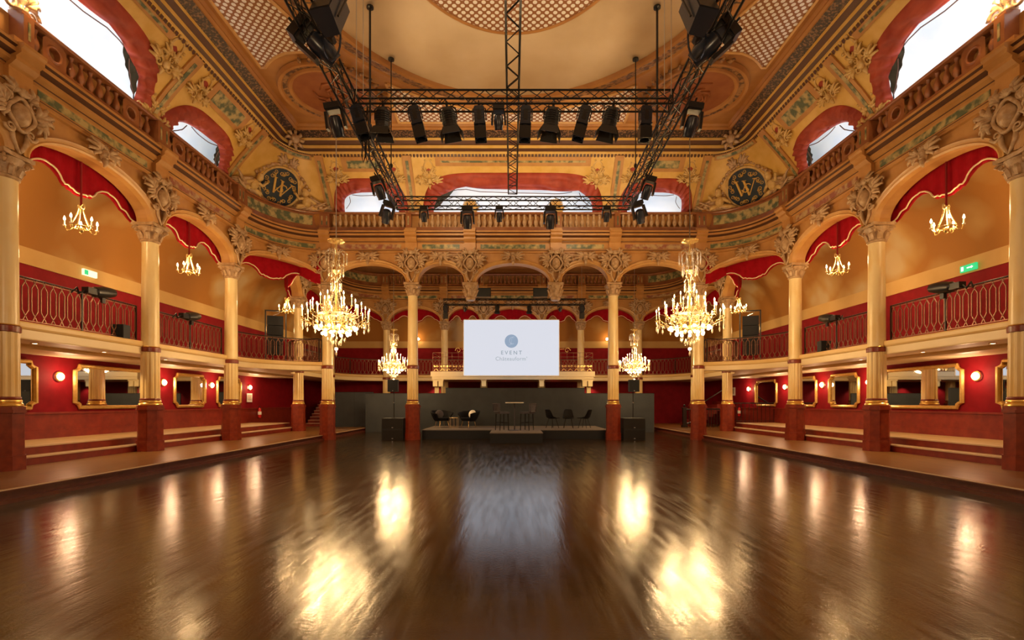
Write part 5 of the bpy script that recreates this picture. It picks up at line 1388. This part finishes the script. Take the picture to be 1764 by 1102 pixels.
# notices and extinguishers
def notice(sx, y, z, w_, h, lab):
    o = empty('wall_notice', (sx*(WX-.03), y, z), 0, lab, 'notice', None); MB().box(-.012,.012,-w_,w_,-h,h).build('board', 'white_table', o); MB().box(*sorted((-sx*.013,-sx*.016)),-w_*.7,w_*.7,-h*.6,h*.7).build('sheet', 'paper', o)
notice(-1, 22.25, 1.72, .22, .2, 'pale paper notice under a lamp on the left wall'); notice(1, 26.6, 2.1, .24, .22, 'pale paper notice beside the farthest lamp on the right wall')
def exting(sx, y, lab):
    o = empty('fire_extinguisher', (sx*(WX-.16), y, .57+.2), 0, lab, 'fire extinguisher', None)
    MB().lathe([(.001,0),(.075,.01),(.08,.04),(.08,.38),(.06,.44),(.025,.47),(.02,.50)], seg=14).build('cylinder', 'ext_red', o, smooth=True)
    mb = MB(); mb.box(-.02,.02,-.06,.06,.50,.54); mb.tube([(0,.05,.5),(0,.13,.42),(0,.12,.15)], .012, 5); mb.build('valve_and_hose', 'black_plastic', o); MB().lathe([(.082,.15),(.082,.3)], seg=14, caps=False).build('label_band', 'white_table', o)
exting(-1, 22.9, 'red fire extinguisher on the left wall past the third column'); exting(1, 25.6, 'red fire extinguisher at the far end of the right wall')

# ------------------------------------------------------------------ stairs beyond the hall corners
st_ = empty('staircase', (-10.3, 26.3, .2), 0, 'dark staircase with pale nosings in the far left corner', 'staircase')
for k in range(9):
    mb = MB(); mb.box(-.95,.95,.27*k,.27*k+.3,0 if k == 0 else .17*k-.17,.17*(k+1)); mb.build('step', 'red_band', st_)
    MB().box(-.95,.95,.27*k-.02,.27*k+.02,.17*(k+1)-.02,.17*(k+1)+.004).build('nosing', 'white_edge', st_)
st_ = empty('staircase', (9.6, 26.4, .2), 0, 'dark wooden staircase with newel posts in the far right corner', 'staircase')
for k in range(8):
    mb = MB(); mb.box(.26*k,.26*k+.28,0,1.3,0 if k == 0 else .17*k-.17,.17*(k+1)); mb.build('step', 'wainscot', st_)
for x, y, z in ((-.55,-.9,0),(.3,-.9,0)):
    mb = MB(); mb.box(x-.09,x+.09,y-.09,y+.09,z,z+1.0); mb.box(x-.12,x+.12,y-.12,y+.12,z+.98,z+1.04); mb.sphere((x,y,z+1.13), .07, 8, 6); mb.box(x-.13,x+.13,y-.13,y+.13,z,z+.12); mb.build('newel_post', 'iron_dark', st_, smooth=True)
mb = MB(); mb.tube([(-.55,-.9,.9),(.3,-.9,1.0)], .04, 6); mb.tube([(-.55,-.9,.12),(.3,-.9,.45)], .04, 6); mb.tube([(.3,-.9,.95),(1.9,-.9,.95)], .04, 6)
mb.tube([(.3,0,1.0),(2.2,0,2.2)], .035, 6); mb.build('handrail', 'iron_dark', st_)
for k in range(5): MB().tube([(-.45+.15*k,-.9,.2+.06*k),(-.45+.15*k,-.9,.95)], .014, 5).build('baluster', 'iron_dark', st_)
for k in range(10): MB().tube([(.42+.15*k,-.9,0),(.42+.15*k,-.9,.95)], .014, 5).build('baluster', 'iron_dark', st_)
rr = empty('floor_railing', (10.4, 22.4, .57), 0, 'low dark iron railing on the right side platform behind the corner column', 'railing')
mb = MB(); mb.tube([(-.4,0,.9),(1.7,0,.9)], .025, 6); mb.tube([(-.4,0,.08),(1.7,0,.08)], .015, 4); mb.build('rails', 'iron_dark', rr)
mb = MB()
for k in range(12): mb.tube([(-.4+.19*k,0,0),(-.4+.19*k,0,.9)], .012, 4)
mb.build('bars', 'iron_dark', rr)
